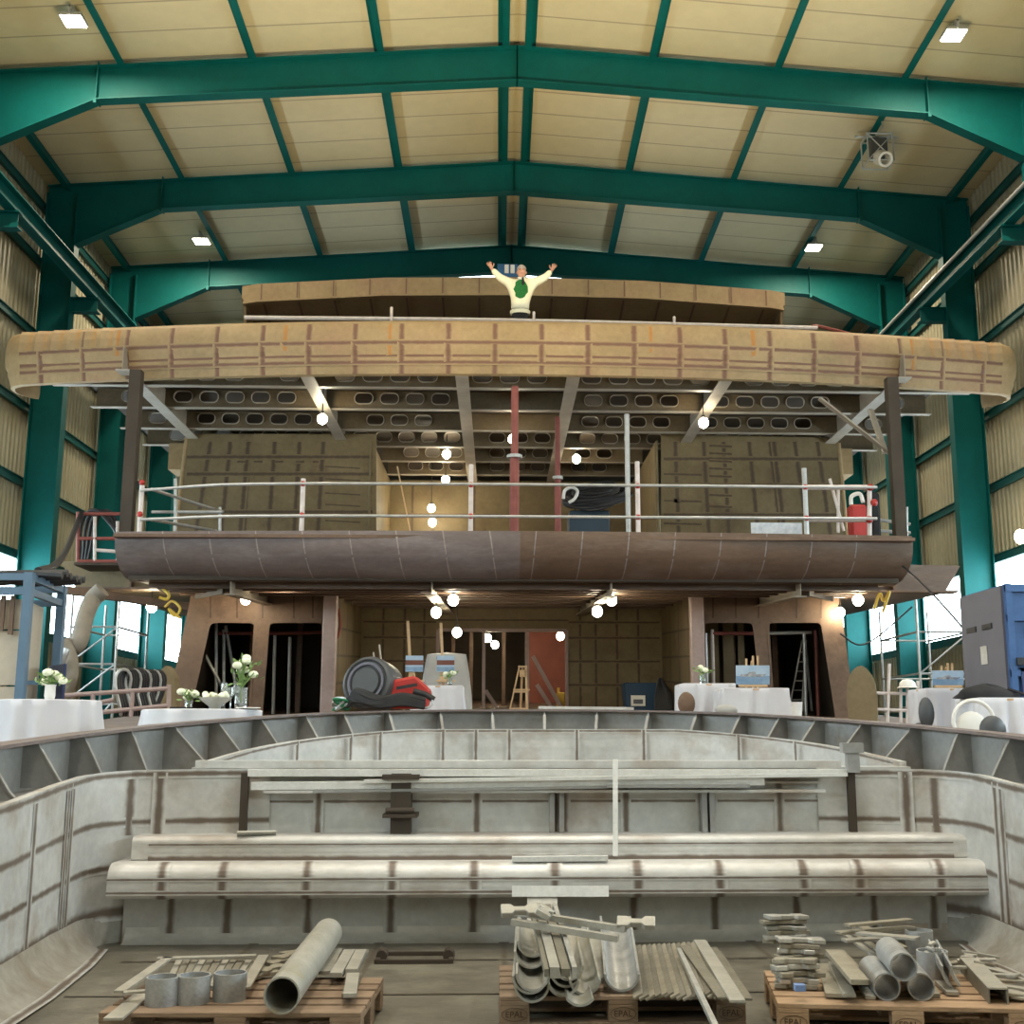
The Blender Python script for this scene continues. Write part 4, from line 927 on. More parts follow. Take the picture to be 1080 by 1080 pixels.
for i, (x0_, y0_, x1_, y1_, w_, h, lab, m_) in enumerate(((882, 1050, 872, 1018, .10, .02, 'wide flat piece lying between the bracket piles and the slanting stack', M.cut), (896, 1050, 880, 1016, .06, .035, 'narrow piece lying on the wide flat piece of the right pallet', M.strip2), (918, 1052, 908, 1035, .05, .012, 'small pale piece in front of the left pipe on the right pallet', M.strip2), (1005, 1048, 992, 1036, .06, .015, 'pale notched piece in front of the scrap-filled ring', M.strip2), (986, 1050, 980, 1040, .05, .012, 'small rusty scrap at the front of the right pipe', M.cut))):
    flat('offcut_plate', lab, P_(x0_, y0_, h), P_(x1_, y1_, h), w_, .018, m_, cat='plate')
for i, (fx, bx, lab) in enumerate(((1019, 1002, 'left one of two curved plates standing on edge right of the scrap-filled ring'), (1029, 1010, 'right one of two curved plates standing on edge right of the scrap-filled ring'))):
    f_, b_ = P_(fx, 1050, .0), P_(bx, 1018, .0); trough(lab, f_+V((0,0,.01)), b_+V((0,0,.01)), .11, 'two curved plates on the right pallet', m_=M.gal, half=28, roll=1.2)
t = thing('channel_bar', 'open channel piece lying at the right of the curved plates', 'steel bar', P_(1050, 1045, .02))
a, b = P_(1053, 1051, .035), P_(1022, 1018, .035); d = (b-a).normalized(); x = V((0,0,1)).cross(d).normalized()
MB().bar(a+V((0,0,.035)), b+V((0,0,.035)), .09, .008).build('web', M.strip2, t)
for s_ in (-1, 1): MB().bar(a+x*.042*s_, b+x*.042*s_, .008, .07).build('flange', M.strip, t)
G = 'jumbled offcuts at the right end of the right pallet'
for i, (x, y, h, r) in enumerate(((1012, 1016, .02, .4), (1022, 1010, .035, 1.0), (1030, 1014, .05, -.3), (1040, 1018, .06, .6), (1046, 1024, .05, -.7), (1056, 1030, .045, -.8), (1064, 1036, .03, -.6), (1066, 1046, .02, .1), (1075, 1044, .03, -.4), (1078, 1052, .015, .2), (1034, 1008, .02, .2), (1018, 1022, .05, -.9))):
    mb = dogbone(random.uniform(.10,.2), random.uniform(.045,.075), .04, .014) if i % 2 else MB().box((0,0,.007), (random.uniform(.12,.22), .045, .014))
    mb.xf(Matrix.Rotation(r, 4, 'Z') @ Matrix.Rotation(random.uniform(-.2,.2), 4, 'Y')); o = mb.build('offcut_plate', M.strip2 if i % 3 else M.cut, None, bevel=.002); o.location = P_(x, y, h)
    tag(o, '%s offcut from the left in the jumble right of the channel piece' % ORD(i).capitalize(), 'plate', G)
o = MB().lathe([(0,0), (.07,0), (.07,.01), (0,.01)], (0,0,0), 20).build('steel_disc', M.strip2, None); o.location = P_(1071, 1050, .02); o.rotation_euler = (.1,.1,0); tag(o, 'round disc cut-out at the front right corner of the right pallet', 'disc')
# --- loose flat bars on the rim of the well and the leaning stick
G = 'loose flat bars along the rim of the end wall'; wo_end = next(o for o in ship.children if o.name == 'end_wall')
zr_ = rim(8.8)
for i, (x0_, y0_, x1_, y1_, Yd, w_, t_, m_, lab) in enumerate(((208, 806, 885, 806, 8.90, .12, .055, M.steel, 'wide grey plank along the far edge of the rim'), (262, 815, 893, 815, 8.69, .05, .05, M.alu, 'long pale bar along the front edge of the rim'), (384, 824, 893, 817, 8.62, .03, .026, M.alu, 'bright thin bar lying slanted on the rim'),
        (265, 829, 806, 824, 8.655, .03, .055, M.alu, 'long rough bar lowest in front of the rim'), (330, 835, 640, 830, 8.63, .025, .02, M.bulw, 'thin dark bar in the middle of the loose bars'), (640, 829, 790, 829, 8.61, .05, .025, M.bulw, 'short dark bar at the right of the loose bars'))):
    flat('flat_bar', lab, at(x0_, y0_, Yd), at(x1_, y1_, Yd), w_, t_, m_, G)
ldg = MB().bounds((-2.0, 8.64, E-.405), (2.0, 8.80, E-.385)); ldg.build('ledge', M.steel, wo_end)
o = flat('wooden_lath', 'thin pale lath leaning upright against the rim of the end wall', at(649, 903, 8.42), at(649, 801, 8.58), .034, .016, M.alu, cat='lath')
x = at(268, 878, 8.6); o = trough('curved steel scrap lying on the upper bench at left', V((x.x-.10, 8.52, E-.685)), V((x.x+.16, 8.56, E-.685)), .05, None, half=60)
# ================================================================== TABLES, FLOWERS AND PICTURES ON THE MAIN DECK
def draped(label, clabel, cx, cy, top, rx, drop, n=40, square=False, skew=0.0, wave=.045):
    # a small table and the white cloth hanging over it in folds
    t = thing('side_table', label, 'table', (cx, cy, deck(cy)), 'tables under white cloths')
    MB().lathe([(0,-.03),(rx*.94,-.03),(rx*.94,-.006),(0,-.006)], (cx, cy, top), 28).build('tabletop', M.wood, t)
    for k in range(4): a = math.pi/4 + k*math.pi/2; MB().tube((cx+rx*.6*math.cos(a), cy+rx*.6*math.sin(a), deck(cy+rx*.6*math.sin(a))+.004), (cx+rx*.6*math.cos(a), cy+rx*.6*math.sin(a), top-.03), .018, 8).build('leg', M.tube, t)
    mb = MB(); rows = []; N = 96
    def rad(a):
        if not square: return rx
        return rx*min(1/max(abs(math.cos(a)), 1e-6), 1/max(abs(math.sin(a)), 1e-6))*.93
    rows.append([(cx, cy, top+.004)]*N)
    for r_, dz in ((.6, .004), (.97, .003), (1.0, -.005)): rows.append([(cx+rad(2*math.pi*k/N)*r_*math.cos(2*math.pi*k/N), cy+rad(2*math.pi*k/N)*r_*math.sin(2*math.pi*k/N), top+dz) for k in range(N)])
    for f in (.12, .35, .6, .82, 1.0):
        row = []
        for k in range(N):
            a = 2*math.pi*k/N; fold = wave*f*(math.sin(a*11+cx*3)+.6*math.sin(a*17+1)) ; r_ = rad(a) + .035*f*f + fold
            dr = drop*(1 + .10*math.sin(a*4+cx*2))
            row.append((cx+r_*math.cos(a), cy+r_*math.sin(a), top - dr*f))
        rows.append(row)
    rows = [r + [r[0]] for r in rows]; mb.grid(rows)
    o = mb.build('tablecloth', M.white, None, smooth=True, ang=60); tag(o, clabel, 'tablecloth', 'white cloths over the deck tables'); return o
def tab(px_, pyt, Y, wpx): p = at(px_, pyt, Y); return p.x, Y, p.z, wpx/2/1250*(Y*1.02)
TB = {}
for key, (px_, py_, Y, w_, dr, sq, lab) in dict(
    A=(52, 739, 12.6, 100, .60, False, 'at far left beside the blue-grey rack'),
    B=(214, 749, 11.9, 118, .40, False, 'long-topped with bowl and glasses, left of the house'),
    D=(463, 724, 21.5, 54, .66, True, 'in the recess behind the red hose reel'),
    F=(743, 722, 18.6, 58, .62, True, 'right of the recess, with a small flower vase only'),
    G=(791, 727, 17.6, 70, .62, True, 'right of the recess, carrying the blue ship painting'),
    H=(994, 727, 17.3, 58, .60, True, 'at right carrying the ship painting by the corrugated wall'),
    I=(1052, 737, 13.4, 70, .52, True, 'at far right with a black bag on top')).items():
    x, y, z, r = tab(px_, py_, Y, w_); TB[key] = (x, y, z, r)
    draped('table %s' % lab, 'white cloth over the table %s' % lab, x, y, z, r, dr, square=sq)
def vase(label, base, h, r, n, spread, tall=.0, seed=1):
    rnd = random.Random(seed)
    t = thing('flower_vase', label, 'vase', base, 'flower vases on the deck tables'); b = V(base)
    MB().lathe([(0,0),(r*.8,0),(r,h*.3),(r*.95,h*.9),(r*1.1,h),(r*1.0,h),(r*.85,h*.88),(r*.88,h*.3),(0,.01)], b, 16).build('vase_glass', M.glass if seed % 2 else M.white_paint, t, smooth=True)
    st = MB(); lf = MB(); fl = MB()
    for k in range(n):
        a = rnd.uniform(0, 2*math.pi); q = rnd.uniform(.2, 1)*spread; p = b + V((q*math.cos(a), q*math.sin(a), h + rnd.uniform(.25, 1)*(spread*.9+tall)))
        st.pipe([b+V((0,0,.02)), b+V((0,0,h*.9)), p], .006, 5)
        for j in range(3):
            c = p + V((rnd.uniform(-.4,.4)*spread, rnd.uniform(-.4,.4)*spread, -rnd.uniform(0,.5)*spread)); d = V((rnd.uniform(-1,1), rnd.uniform(-1,1), rnd.uniform(-.3,1))).normalized(); x = d.orthogonal().normalized()
            L_ = .05+spread*.25; lf.quad(c, c+d*L_*.5+x*L_*.22, c+d*L_, c+d*L_*.5-x*L_*.22)
        if k % 2 == 0: fl.sphere(p, .03+spread*.14, 8, 5, (1,1,.75))
    st.build('stems', M.leaf, t); lf.build('leaves', M.leaf, t)['kind'] = 'stuff'; fl.build('blossoms', M.petal, t, smooth=True)['kind'] = 'stuff'
def on(key, px_, Yoff=0.0): x, y, z, r = TB[key]; return V((at(px_, 740, y+Yoff).x, y+Yoff, z+.004))
vase('bunch of pale flowers in a small vase on the far left table', on('A', 52), .16, .055, 12, .15, seed=2)
vase('tallest bouquet of white roses in a clear vase on the bowl table', on('B', 254, .1), .22, .065, 14, .14, .22, seed=3)
vase('low posy of pale flowers at the left of the bowl table', on('B', 199, .0), .09, .04, 9, .11, seed=5)
vase('posy in a small glass vase on the table right of the recess', on('F', 742, .0), .16, .05, 9, .14, seed=7)
vase('small posy among dark objects on the table in the recess', on('D', 474, -.1), .14, .05, 9, .15, seed=9)
p = on('B', 227, -.1)
t = thing('fruit_bowl', 'shallow wooden bowl of flowers on the table left of the house', 'bowl', p)
MB().lathe([(0,0),(.05,0),(.06,.03),(.15,.10),(.16,.115),(.145,.115),(.055,.045),(0,.04)], p, 24).build('bowl', M.galw, t, smooth=True)
mb = MB(); rnd = random.Random(4)
for k in range(12): mb.sphere(p+V((rnd.uniform(-.11,.11), rnd.uniform(-.11,.11), .11+rnd.uniform(0,.04))), rnd.uniform(.02,.035), 8, 5)
mb.build('blossoms', M.petal, t, smooth=True)['kind'] = 'stuff'
for i, (px_, h, lab) in enumerate(((236, .26, 'left of three'), (243, .22, 'middle of three'), (249, .28, 'right of three'))):
    p = on('B', px_, -.02+.07*i); o = MB().lathe([(0,0),(.03,0),(.008,.02),(.008,h*.5),(.035,h*.65),(.03,h),(.026,h),(.03,h*.66),(0,h*.52)], (0,0,0), 14).build('stem_glass', M.glass, None, smooth=True); o.location = p; tag(o, 'clear stem glass, %s beside the wooden bowl' % lab, 'glass', 'stem glasses by the bowl')
p = on('B', 192, -.12); o = MB().box((0,0,.012), (.20,.12,.024)).build('folded_booklet', M.tie, None, bevel=.003); o.location = p; tag(o, 'dark booklet lying at the left end of the bowl table', 'booklet')
p = on('B', 262, -.2); o = MB().lathe([(0,0),(.05,0),(.12,.012),(.115,.018),(0,.006)], (0,0,0), 20).build('white_plate', M.white_paint, None, smooth=True); o.location = p; tag(o, 'small white plate at the right end of the bowl table', 'plate')
# paintings of ships on little easels
sea = mat('painted sea', (.12,.22,.36), (.25,.36,.48), .5, 5); sky_ = mat('painted sky', (.30,.42,.55), (.42,.52,.62), .5, 6); shipm = mat('painted ship', (.12,.13,.16), (.45,.45,.45), .5, 14)
def painting(label, c, w_, h_, tilt=.2, legs=True, elabel=None, m2=None):
    t = thing('ship_painting', label, 'painting', c, 'ship paintings on easels'); R = Matrix.Translation(c) @ Matrix.Rotation(tilt, 4, 'X')
    MB().bounds((-w_/2, 0, 0), (w_/2, .02, h_)).xf(R).build('canvas', sky_, t)
    MB().bounds((-w_/2, -.003, 0), (w_/2, 0, h_*.45)).xf(R).build('painted_sea', m2 or sea, t)
    MB().prism([(-w_*.38,-.006,h_*.42), (w_*.30,-.006,h_*.40), (w_*.40,-.006,h_*.55), (w_*.1,-.006,h_*.55), (w_*.06,-.006,h_*.68), (-w_*.12,-.006,h_*.66), (-w_*.16,-.006,h_*.56), (-w_*.36,-.006,h_*.54)], (0,.004,0)).xf(R).build('painted_ship', shipm, t)
    e = thing('table_easel', elabel, 'easel', c, 'small wooden easels holding paintings')
    MB().bounds((-w_*.42, -.05, -.03), (w_*.42, .03, -.004)).xf(R).build('ledge', M.wood, e)
    for x in (-w_*.18, w_*.02, w_*.16): MB().bounds((x-.014, .024, -.06), (x+.014, .045, h_*1.5 if x > -.1*w_ else h_*1.35)).xf(R).build('upright', M.wood, e)
    MB().bar(R @ V((0,.05,h_*1.2)), R @ V((0,.05,h_*1.2)) + V((0,.32,-h_*1.2-.02)), .03, .03).build('rear_leg', M.wood, e)
g = TB['G']; p = at(794, 721, g[1]); painting('blue painting of a grey ship on the table right of the recess', V((p.x, g[1], g[2]+.07)), .50, .28, .15, elabel='easel behind the blue ship painting right of the recess')
h_ = TB['H']; p = at(1000, 724, h_[1]); painting('painting of a dark and white ship by the corrugated wall at right', V((p.x, h_[1], h_[2]+.06)), .46, .21, .15, elabel='easel behind the ship painting by the corrugated wall')
# tall studio easels with small pictures, either side of a cloth-covered chair, by the table in the recess
for i, (px0, px1, pyt, lab) in enumerate(((437, 430, 655, 'left of the covered chair'), (470, 465, 657, 'in front of the covered chair'))):
    base = at(px0, 722, 22.6); t = thing('studio_easel', 'tall wooden easel mast standing %s in the recess' % lab, 'easel', V((base.x, 22.6, deck(22.6))), 'tall easels in the recess')
    top = at(px1, pyt, 22.6); MB().bar(V((base.x, 22.6, deck(22.6))), top, .05, .05).build('mast', M.wood, t)
    for s_ in (-1, 1): MB().bar(V((base.x+s_*.22, 22.5, deck(22.5))), at(px0-3, 700, 22.6), .04, .03).build('leg', M.wood, t)
    MB().box(at(px0, 694, 22.55), (.34, .05, .05)).build('clamp_bar', M.char, t); MB().box(at(px0, 718, 22.5), (.36, .08, .03)).build('ledge', M.wood, t)
    c = at(px0, 700, 22.52); q = thing('small_picture', 'small picture with a brown band clamped on the easel %s' % lab, 'painting', c, 'small pictures on the tall easels')
    MB().box(c+V((0,0,.0)), (.33, .02, .30)).build('canvas', sky_, q); MB().box(c+V((0,-.012,.02)), (.33,.006,.09)).build('brown_band', mat('brown band', (.16,.06,.04)), q); MB().box(c+V((0,-.012,-.10)), (.33,.006,.08)).build('painted_sea', sea, q)
t = thing('covered_chair', 'chair under a pale grey dust cover behind the recess table', 'chair', V((at(470, 740, 23.4).x, 23.4, deck(23.4))))
b = V(t.location); mb = MB()
rows = []
for f in [0, .15, .4, .7, .9, 1.0]:
    hw = .52 - .14*f**2; dpt = .42 - .30*f; z = f*1.32; ring = []
    for k in range(28):
        a = 2*math.pi*k/28; cs, sn = math.cos(a), math.sin(a); ex = .45
        ring.append(b + V((hw*math.copysign(abs(cs)**ex, cs)*(1+.02*math.sin(5*a)), dpt*math.copysign(abs(sn)**ex, sn)+(.15*f), z)))
    rows.append(ring + [ring[0]])
rows.append([b+V((0,.15,1.36))]*29); mb.grid(rows); mb.build('dust_cover', M.greycloth, t, smooth=True)
# wooden A-frame easel near the doorway
c = V((at(549, 745, 24.5).x, 24.5, deck(24.5)))
t = thing('wooden_easel', 'empty pale wooden A-frame easel before the doorway', 'easel', c)
tp_ = at(551, 702, 24.5)
for nm, a, b in (('leg', c+V((-.26,0,0)), tp_+V((-.06,0,0))), ('leg', c+V((.14,0,0)), tp_+V((.07,0,0))), ('rear_leg', c+V((0,.6,0)), tp_+V((0,.05,-.05))), ('crossbar', c+V((-.22,-.02,.22)), c+V((.13,-.02,.22))), ('crossbar', c+V((-.15,-.02,.56)), c+V((.13,-.02,.56))), ('head', tp_+V((-.09,0,-.02)), tp_+V((.1,0,-.02)))): MB().bar(a, b, .045, .03).build(nm, M.wood, t)
MB().box(c+V((.02,-.02,.60)), (.34,.06,.035)).build('ledge', M.wood, t); MB().box(tp_+V((.01,0,-.16)), (.14,.03,.14)).build('head_panel', M.wood, t)
# black bag on the far right table
I = TB['I']; c = V((I[0]-.12, I[1], I[2]+.006)); t = thing('black_bag', 'slumped black cloth bag on the far right table', 'bag', c)
mb = MB(); rows = []
for f in range(9):
    a = math.pi/2*f/8; rr = math.cos(a)
    rows.append([c + V((.37*rr*math.cos(q)*(1+.08*math.sin(3*q+f)), .24*rr*math.sin(q), .145*math.sin(a)*(1+.15*math.sin(2*q)))) for q in [2*math.pi*k/24 for k in range(25)]])
mb.grid(rows); mb.build('bag_body', M.tie, t, smooth=True)
MB().pipe([c+V((.2,-.1,.1)), c+V((.33,-.16,.05)), c+V((.44,-.12,.02)), c+V((.5,-.02,.02))], .02, 6).build('strap', M.tie, t)
# oval openings seen through the cloths: chairs standing in front of the tables
for i, (px_, py_, Y, rx, rz, lab, m_) in enumerate(((724, 742, 17.6, .13, .17, 'low rounded brown back rest before the table right of the recess', M.brown), (766, 749, 16.6, .16, .08, 'dark low seat in front of the painting table right of the recess', M.greycloth), (940+37, 752, 15.0, .10, .20, 'black round-backed seat in front of the right painting table', M.char), (1027, 761, 12.6, .22, .22, 'white hoop-backed seat before the far right table', M.white_paint), (1047, 770, 11.5, .13, .14, 'dark bundle on the deck before the far right table', M.char))):
    c = at(px_, py_, Y); t = thing('low_seat', lab, 'chair', V((c.x, Y, deck(Y))), None)
    if 'hoop' in lab:
        MB().pipe([c + V((rx*math.cos(a), 0, rz*math.sin(a))) for a in [math.pi*k/12 for k in range(-2, 15)]], .022, 8).build('hoop', m_, t, smooth=True)
        MB().sphere(c+V((0,.06,-.06)), .17, 14, 8, (1,.4,1)).build('back_panel', m_, t, smooth=True)
    else: MB().sphere(c, 1.0, 16, 10, (rx, .08, rz)).build('back_rest', m_, t, smooth=True)
    MB().bounds((c.x-rx*.7, Y-.02, deck(Y)), (c.x+rx*.7, Y+.25, max(deck(Y)+.1, c.z-rz*.6))).build('seat_base', m_, t, bevel=.02)
# ================================================================== WORK LAMPS: bare bulbs strung under the decks
def bulb(px_, py_, Y, label, r=.105, cord=.35):
    c = at(px_, py_, Y); t = thing('work_bulb', label, 'lamp', c, 'bare bulbs strung under the decks')
    MB().sphere(c, r, 14, 9, (1,1,1.1)).build('glass_bulb', M.glow_bulb, t, smooth=True)
    MB().lathe([(.0,.17),(.035,.165),(.045,.08),(.05,.07)], c, 12).build('socket', M.black, t, smooth=True)
    top = c.z + cord
    for lim in ((12.42 if c.z > 9.4 else soff(Y)),): top = lim if lim - c.z < 1.6 else c.z + cord
    MB().tube(c+V((0,0,.16)), V((c.x, c.y, top)), .012, 6).build('cord', M.black, t)
for a in ((340, 442, 24.5, 'bright bulb under the top deck, left, beside a slanting pale girder'), (742, 446, 24.5, 'bright bulb under the top deck, right, beside a slanting pale girder'),
          (541, 463, 26.0, 'bulb right behind the thick red prop under the top deck'), (471, 479, 29, 'left of two bulbs before the amber lit beam of the upper recess'), (608, 484, 29, 'right of two bulbs before the amber lit beam of the upper recess'),
          (470, 506, 31, 'bulb just above the upper railing tube in the upper recess'), (455, 536, 32, 'upper of two bulbs low in the upper recess behind the railing'), (456, 551, 32, 'lower of two bulbs low in the upper recess behind the railing'),
          (259, 632, 24.6, 'bulb above the left window wall, lower and left of two'), (295, 615, 23.4, 'bulb above the left window wall, higher and right of two'), (478, 633, 23.4, 'bulb left of centre under the middle deck, right of two by the girder'),
          (460, 646, 24.4, 'bulb left of centre under the middle deck, just under the girder end'), (659, 614, 22.4, 'topmost of three bulbs right of centre under the middle deck'), (645, 633, 23.5, 'middle of three bulbs right of centre under the middle deck'), (630, 645, 24.4, 'lowest of three bulbs right of centre under the middle deck'),
          (482, 667, 27, 'bulb over the covered chair, left of the doorway'), (514, 673, 31.6, 'left of two close bulbs inside the doorway'), (522, 680, 33.2, 'right of two close bulbs inside the doorway'), (591, 671, 31.6, 'bulb inside the doorway by its right jamb'),
          (905, 633, 23.0, 'higher of two bulbs at the right end under the middle deck'), (886, 646, 25.2, 'lower of two bulbs at the right end under the middle deck'), (160, 640, 24.0, 'bulb hanging below the left side wing of the ship')): bulb(*a)
p = at(1076, 566, 27.0); t = thing('wall_lamp', 'glaring lamp on the right hall wall above the blue container', 'lamp', p)
MB().sphere(p, .17, 14, 9, (.7,1,1)).build('lit_lens', M.glow_bulb, t, smooth=True); MB().bar(p+V((.1,0,.05)), V((12.74, 27.0, p.z+.25)), .08, .08).build('bracket', M.tube, t)
# ================================================================== MIDDLE DECK
Ym = 21.35
t = thing('scaffold_railing', 'long tube railing with red couplers along the edge of the middle deck', 'railing', V((0, Ym, 8.55)))
for px_, top in ((150, 512), (320, 505), (497, 490), (672, 487), (848, 494)):
    a = at(px_, top, Ym); MB().tube(V((a.x, Ym, 8.52)), a, .045, 10).build('post', M.tubew if px_ != 848 else M.tube, t)
    
    for yy in (512, 545): MB().sphere(V((a.x, Ym-.03, at(540, yy, Ym).z)), .055, 8, 6).build('coupler', M.red, t)
for y0_, y1_, y2_ in ((517, 510, 514), (548, 544, 547)): MB().pipe([at(148, y0_, Ym-.06), at(320, y1_, Ym-.06), at(925, y2_, Ym-.06)], .028, 8).build('rail', M.tube, t)
t = thing('scaffold_railing', 'left return of the railing, its tubes slanting back beside the brown post', 'railing', V((-7, 23, 8.55)))
for (a, b) in ((at(160, 516, 21.5), at(235, 540, 25)), (at(160, 548, 21.5), at(228, 560, 25)), (at(185, 505, 23), at(185, 562, 23)), (at(232, 535, 25), at(232, 560, 25)), (at(160, 540, 24), at(235, 540, 24))): MB().tube(a, b, .032, 8).build('tube', M.tube, t)
t = thing('scaffold_gate', 'white barred gate with red corners at the right end of the railing', 'railing', V((7, 21.6, 8.55)))
for a, b, r in ((at(852, 514, 21.6), at(920, 514, 21.6), .05), (at(850, 548, 21.6), at(920, 548, 21.6), .05), (at(917, 512, 21.6), at(917, 566, 21.6), .045), (at(884, 516, 22), at(884, 562, 22), .03), (at(875, 505, 22), at(890, 560, 22), .03)): MB().tube(a, b, r, 8).build('tube', M.tubew, t)

for x, y in ((918, 514), (917, 548), (922, 530)): MB().sphere(at(x, y, 21.55), .07, 8, 6).build('coupler', M.red, t)
t = thing('scaffold_railing', 'short railing beyond the right post, thin tubes against the cladding', 'railing', V((7.6, 23.2, 8.5)))
for a, b in ((at(925, 548, 23), at(960, 553, 23)), (at(956, 535, 23), at(956, 570, 23)), (at(928, 560, 23), at(960, 562, 23))): MB().tube(a, b, .035, 8).build('tube', M.tube, t)
def prop(nm, label, px_, pyt, Y, r, m_):
    a = at(px_, pyt, Y); t = thing(nm, label, 'prop', V((a.x, Y, 8.52)))
    MB().tube(V((a.x, Y, 8.52)), V((a.x, Y, 10.3)), r*1.25, 10).build('outer_tube', m_, t); MB().tube(V((a.x, Y, 10.3)), V((a.x, Y, a.z)), r, 10).build('inner_tube', m_, t)
    MB().box((a.x, Y, 8.525), (.2,.2,.02)).build('foot_plate', m_, t); MB().lathe([(r*1.3,0),(r*2,0),(r*2,.06),(r*1.3,.06)], (a.x, Y, 10.25), 12).build('adjusting_nut', M.tube, t)
prop('steel_prop', 'thick red steel prop in the centre, from middle deck to top deck', 543, 408, 22.3, .075, M.redprop)
prop('steel_prop', 'thin red steel prop right of the thick one, beside the cable reel', 588, 440, 24.2, .055, M.redprop)
a = at(661, 437, 22.4); o = MB().tube((0,0,0), (0,0,a.z-8.52), .05, 10).build('scaffold_tube', M.tube, None); o.location = (a.x, 22.4, 8.52); tag(o, 'lone grey upright tube left of the right recess wall', 'tube')
o = flat('wooden_lath', 'thin wooden lath leaning behind the railing at the left of the recess', at(419, 492, 25), V((at(440, 560, 25).x, 25, 8.6)), .05, .03, M.wood, cat='lath')
# big black cable coil in a blue crate
Yc = 25.5; c = at(625, 530, Yc); t = thing('cable_crate', 'dark blue crate heaped with thick black cable coils behind the railing', 'crate', V((c.x, Yc, 8.55)))
a, b = at(600, 540, Yc), at(642, 540, Yc); MB().bounds((a.x, Yc-.2, 8.56), (b.x, Yc+.7, a.z)).build('crate_body', mat('dark teal crate', (.03,.055,.08), (.02,.04,.06)), t, bevel=.02)
rnd = random.Random(11)
for k in range(13):
    cc = at(627+rnd.uniform(-4,6), 522+rnd.uniform(-10,8), Yc); rx, rz = rnd.uniform(.45,.72), rnd.uniform(.2,.4)
    MB().pipe([cc + V((rx*math.cos(q), .25*math.sin(q)+rnd.uniform(-.02,.02)-.1, rz*math.sin(q+.4)*.7)) for q in [2*math.pi*j/26 for j in range(27)]], .032, 6).build('cable_loop', M.black, t, smooth=True)
MB().pipe([at(594, 526, Yc-.5), at(596, 517, Yc-.5), at(603, 514, Yc-.5), at(609, 518, Yc-.5), at(606, 526, Yc-.5), at(600, 530, Yc-.5)], .035, 8).build('white_hose_end', M.white_paint, t, smooth=True)
a, b = at(792, 547, 21.6), at(846, 562, 21.6); o = MB().box((0,0,0), (b.x-a.x, .03, .34)).build('white_sheet', mat('scuffed white sheet', (.62,.64,.66), (.42,.45,.50), .6, 9), None); o.location = ((a.x+b.x)/2, 21.62, 8.72); tag(o, 'scuffed white sheet standing against the foot of the railing at right', 'sheet')
c = at(904, 530, 22.3); t = thing('jerry_can', 'red and white object sitting behind the gate at the right end', 'can', V((c.x, 22.3, 8.56)))
MB().bounds((c.x-.16, 22.2, 8.56), (c.x+.16, 22.5, c.z-.05)).build('body', M.red, t, bevel=.04); MB().pipe([c+V((-.12,0,-.05)), c+V((-.1,0,.12)), c+V((.06,0,.17)), c+V((.12,0,.0))], .04, 8).build('handle', M.white_paint, t, smooth=True)
MB().bounds((c.x+.22, 22.2, 8.56), (c.x+.42, 22.5, c.z+.2)).build('side_pack', M.tie, t, bevel=.05)
# thin beam across the top deck bulwark, with three short pegs
o = MB().pipe([at(258, 335, 22.75), at(540, 338, 22.6), at(862, 346, 22.75)], .045, 8).build('handrail_tube', M.tubew, None, smooth=True); tag(o, 'long tube lying along the top edge of the top deck', 'tube')
for px_, py_, lab in ((413, 324, 'left'), (563, 329, 'middle'), (711, 334, 'right')):
    a = at(px_, py_, 22.55); o = MB().tube((0,0,0), (0,0,a.z-12.86), .028, 8).build('peg', M.tubew, None); o.location = (a.x, 22.55, 12.86); tag(o, '%s of three short pegs standing on the top deck edge' % lab, 'peg', 'pegs on the top deck edge')
o = MB().pipe([at(856, 346, 22.8), at(862, 344, 22.8), at(895, 352, 23.2)], .04, 8).build('bent_tube', M.redprop, None, smooth=True); tag(o, 'short bent reddish tube at the right end of the top tube', 'tube')
c = at(537, 284, 26.6); t = thing('small_sign', 'small blue and white board behind the cheering person', 'sign', V((c.x, 26.6, 15.35)))
MB().bounds((c.x-.28, 26.6, 15.30), (c.x+.2, 26.64, c.z+.13)).build('blue_board', mat('sign blue', (.03,.12,.28)), t)
for dx in (-.06, .08): MB().bounds((c.x+dx-.05, 26.585, c.z-.10), (c.x+dx+.05, 26.6, c.z+.11)).build('white_patch', M.white_paint, t)
# left outer gangway basket and its hoses
t = thing('scaffold_basket', 'small tube platform with hoses hanging off the left end of the middle deck', 'platform', at(105, 590, 23.2))
for a, b in (((82, 540), (82, 592)), ((100, 545), (100, 592)), ((124, 550), (124, 592)), ((82, 568), (126, 568)), ((82, 592), (126, 592)), ((82, 542), (128, 542)), ((100, 580), (126, 582))): MB().tube(at(*a, 23.0), at(*b, 23.0), .035, 8).build('tube', M.tubew if a[0] != 82 else M.redprop, t)
MB().bounds((at(80, 592, 23).x, 22.9, at(80, 594, 23).z-.05), (at(128, 592, 23).x, 24.2, at(80, 594, 23).z)).build('walk_board', M.dark, t)
for k in range(4): MB().pipe([at(84+3*k, 590, 23.5), at(86+6*k, 550-2*k, 23.4), at(100+6*k, 538+k, 23.3), at(116+3*k, 552+3*k, 23.2), at(126, 566+5*k, 23.2)], .035, 7).build('hose', M.black, t, smooth=True)
o = MB().pipe([at(40, 602, 15.3), at(58, 596, 16.5), at(70, 580, 19), at(80, 556, 22), at(86, 541, 23)], .05, 8).build('black_hose', M.black, None, smooth=True); tag(o, 'black hose running up from the rack to the left platform', 'hose')
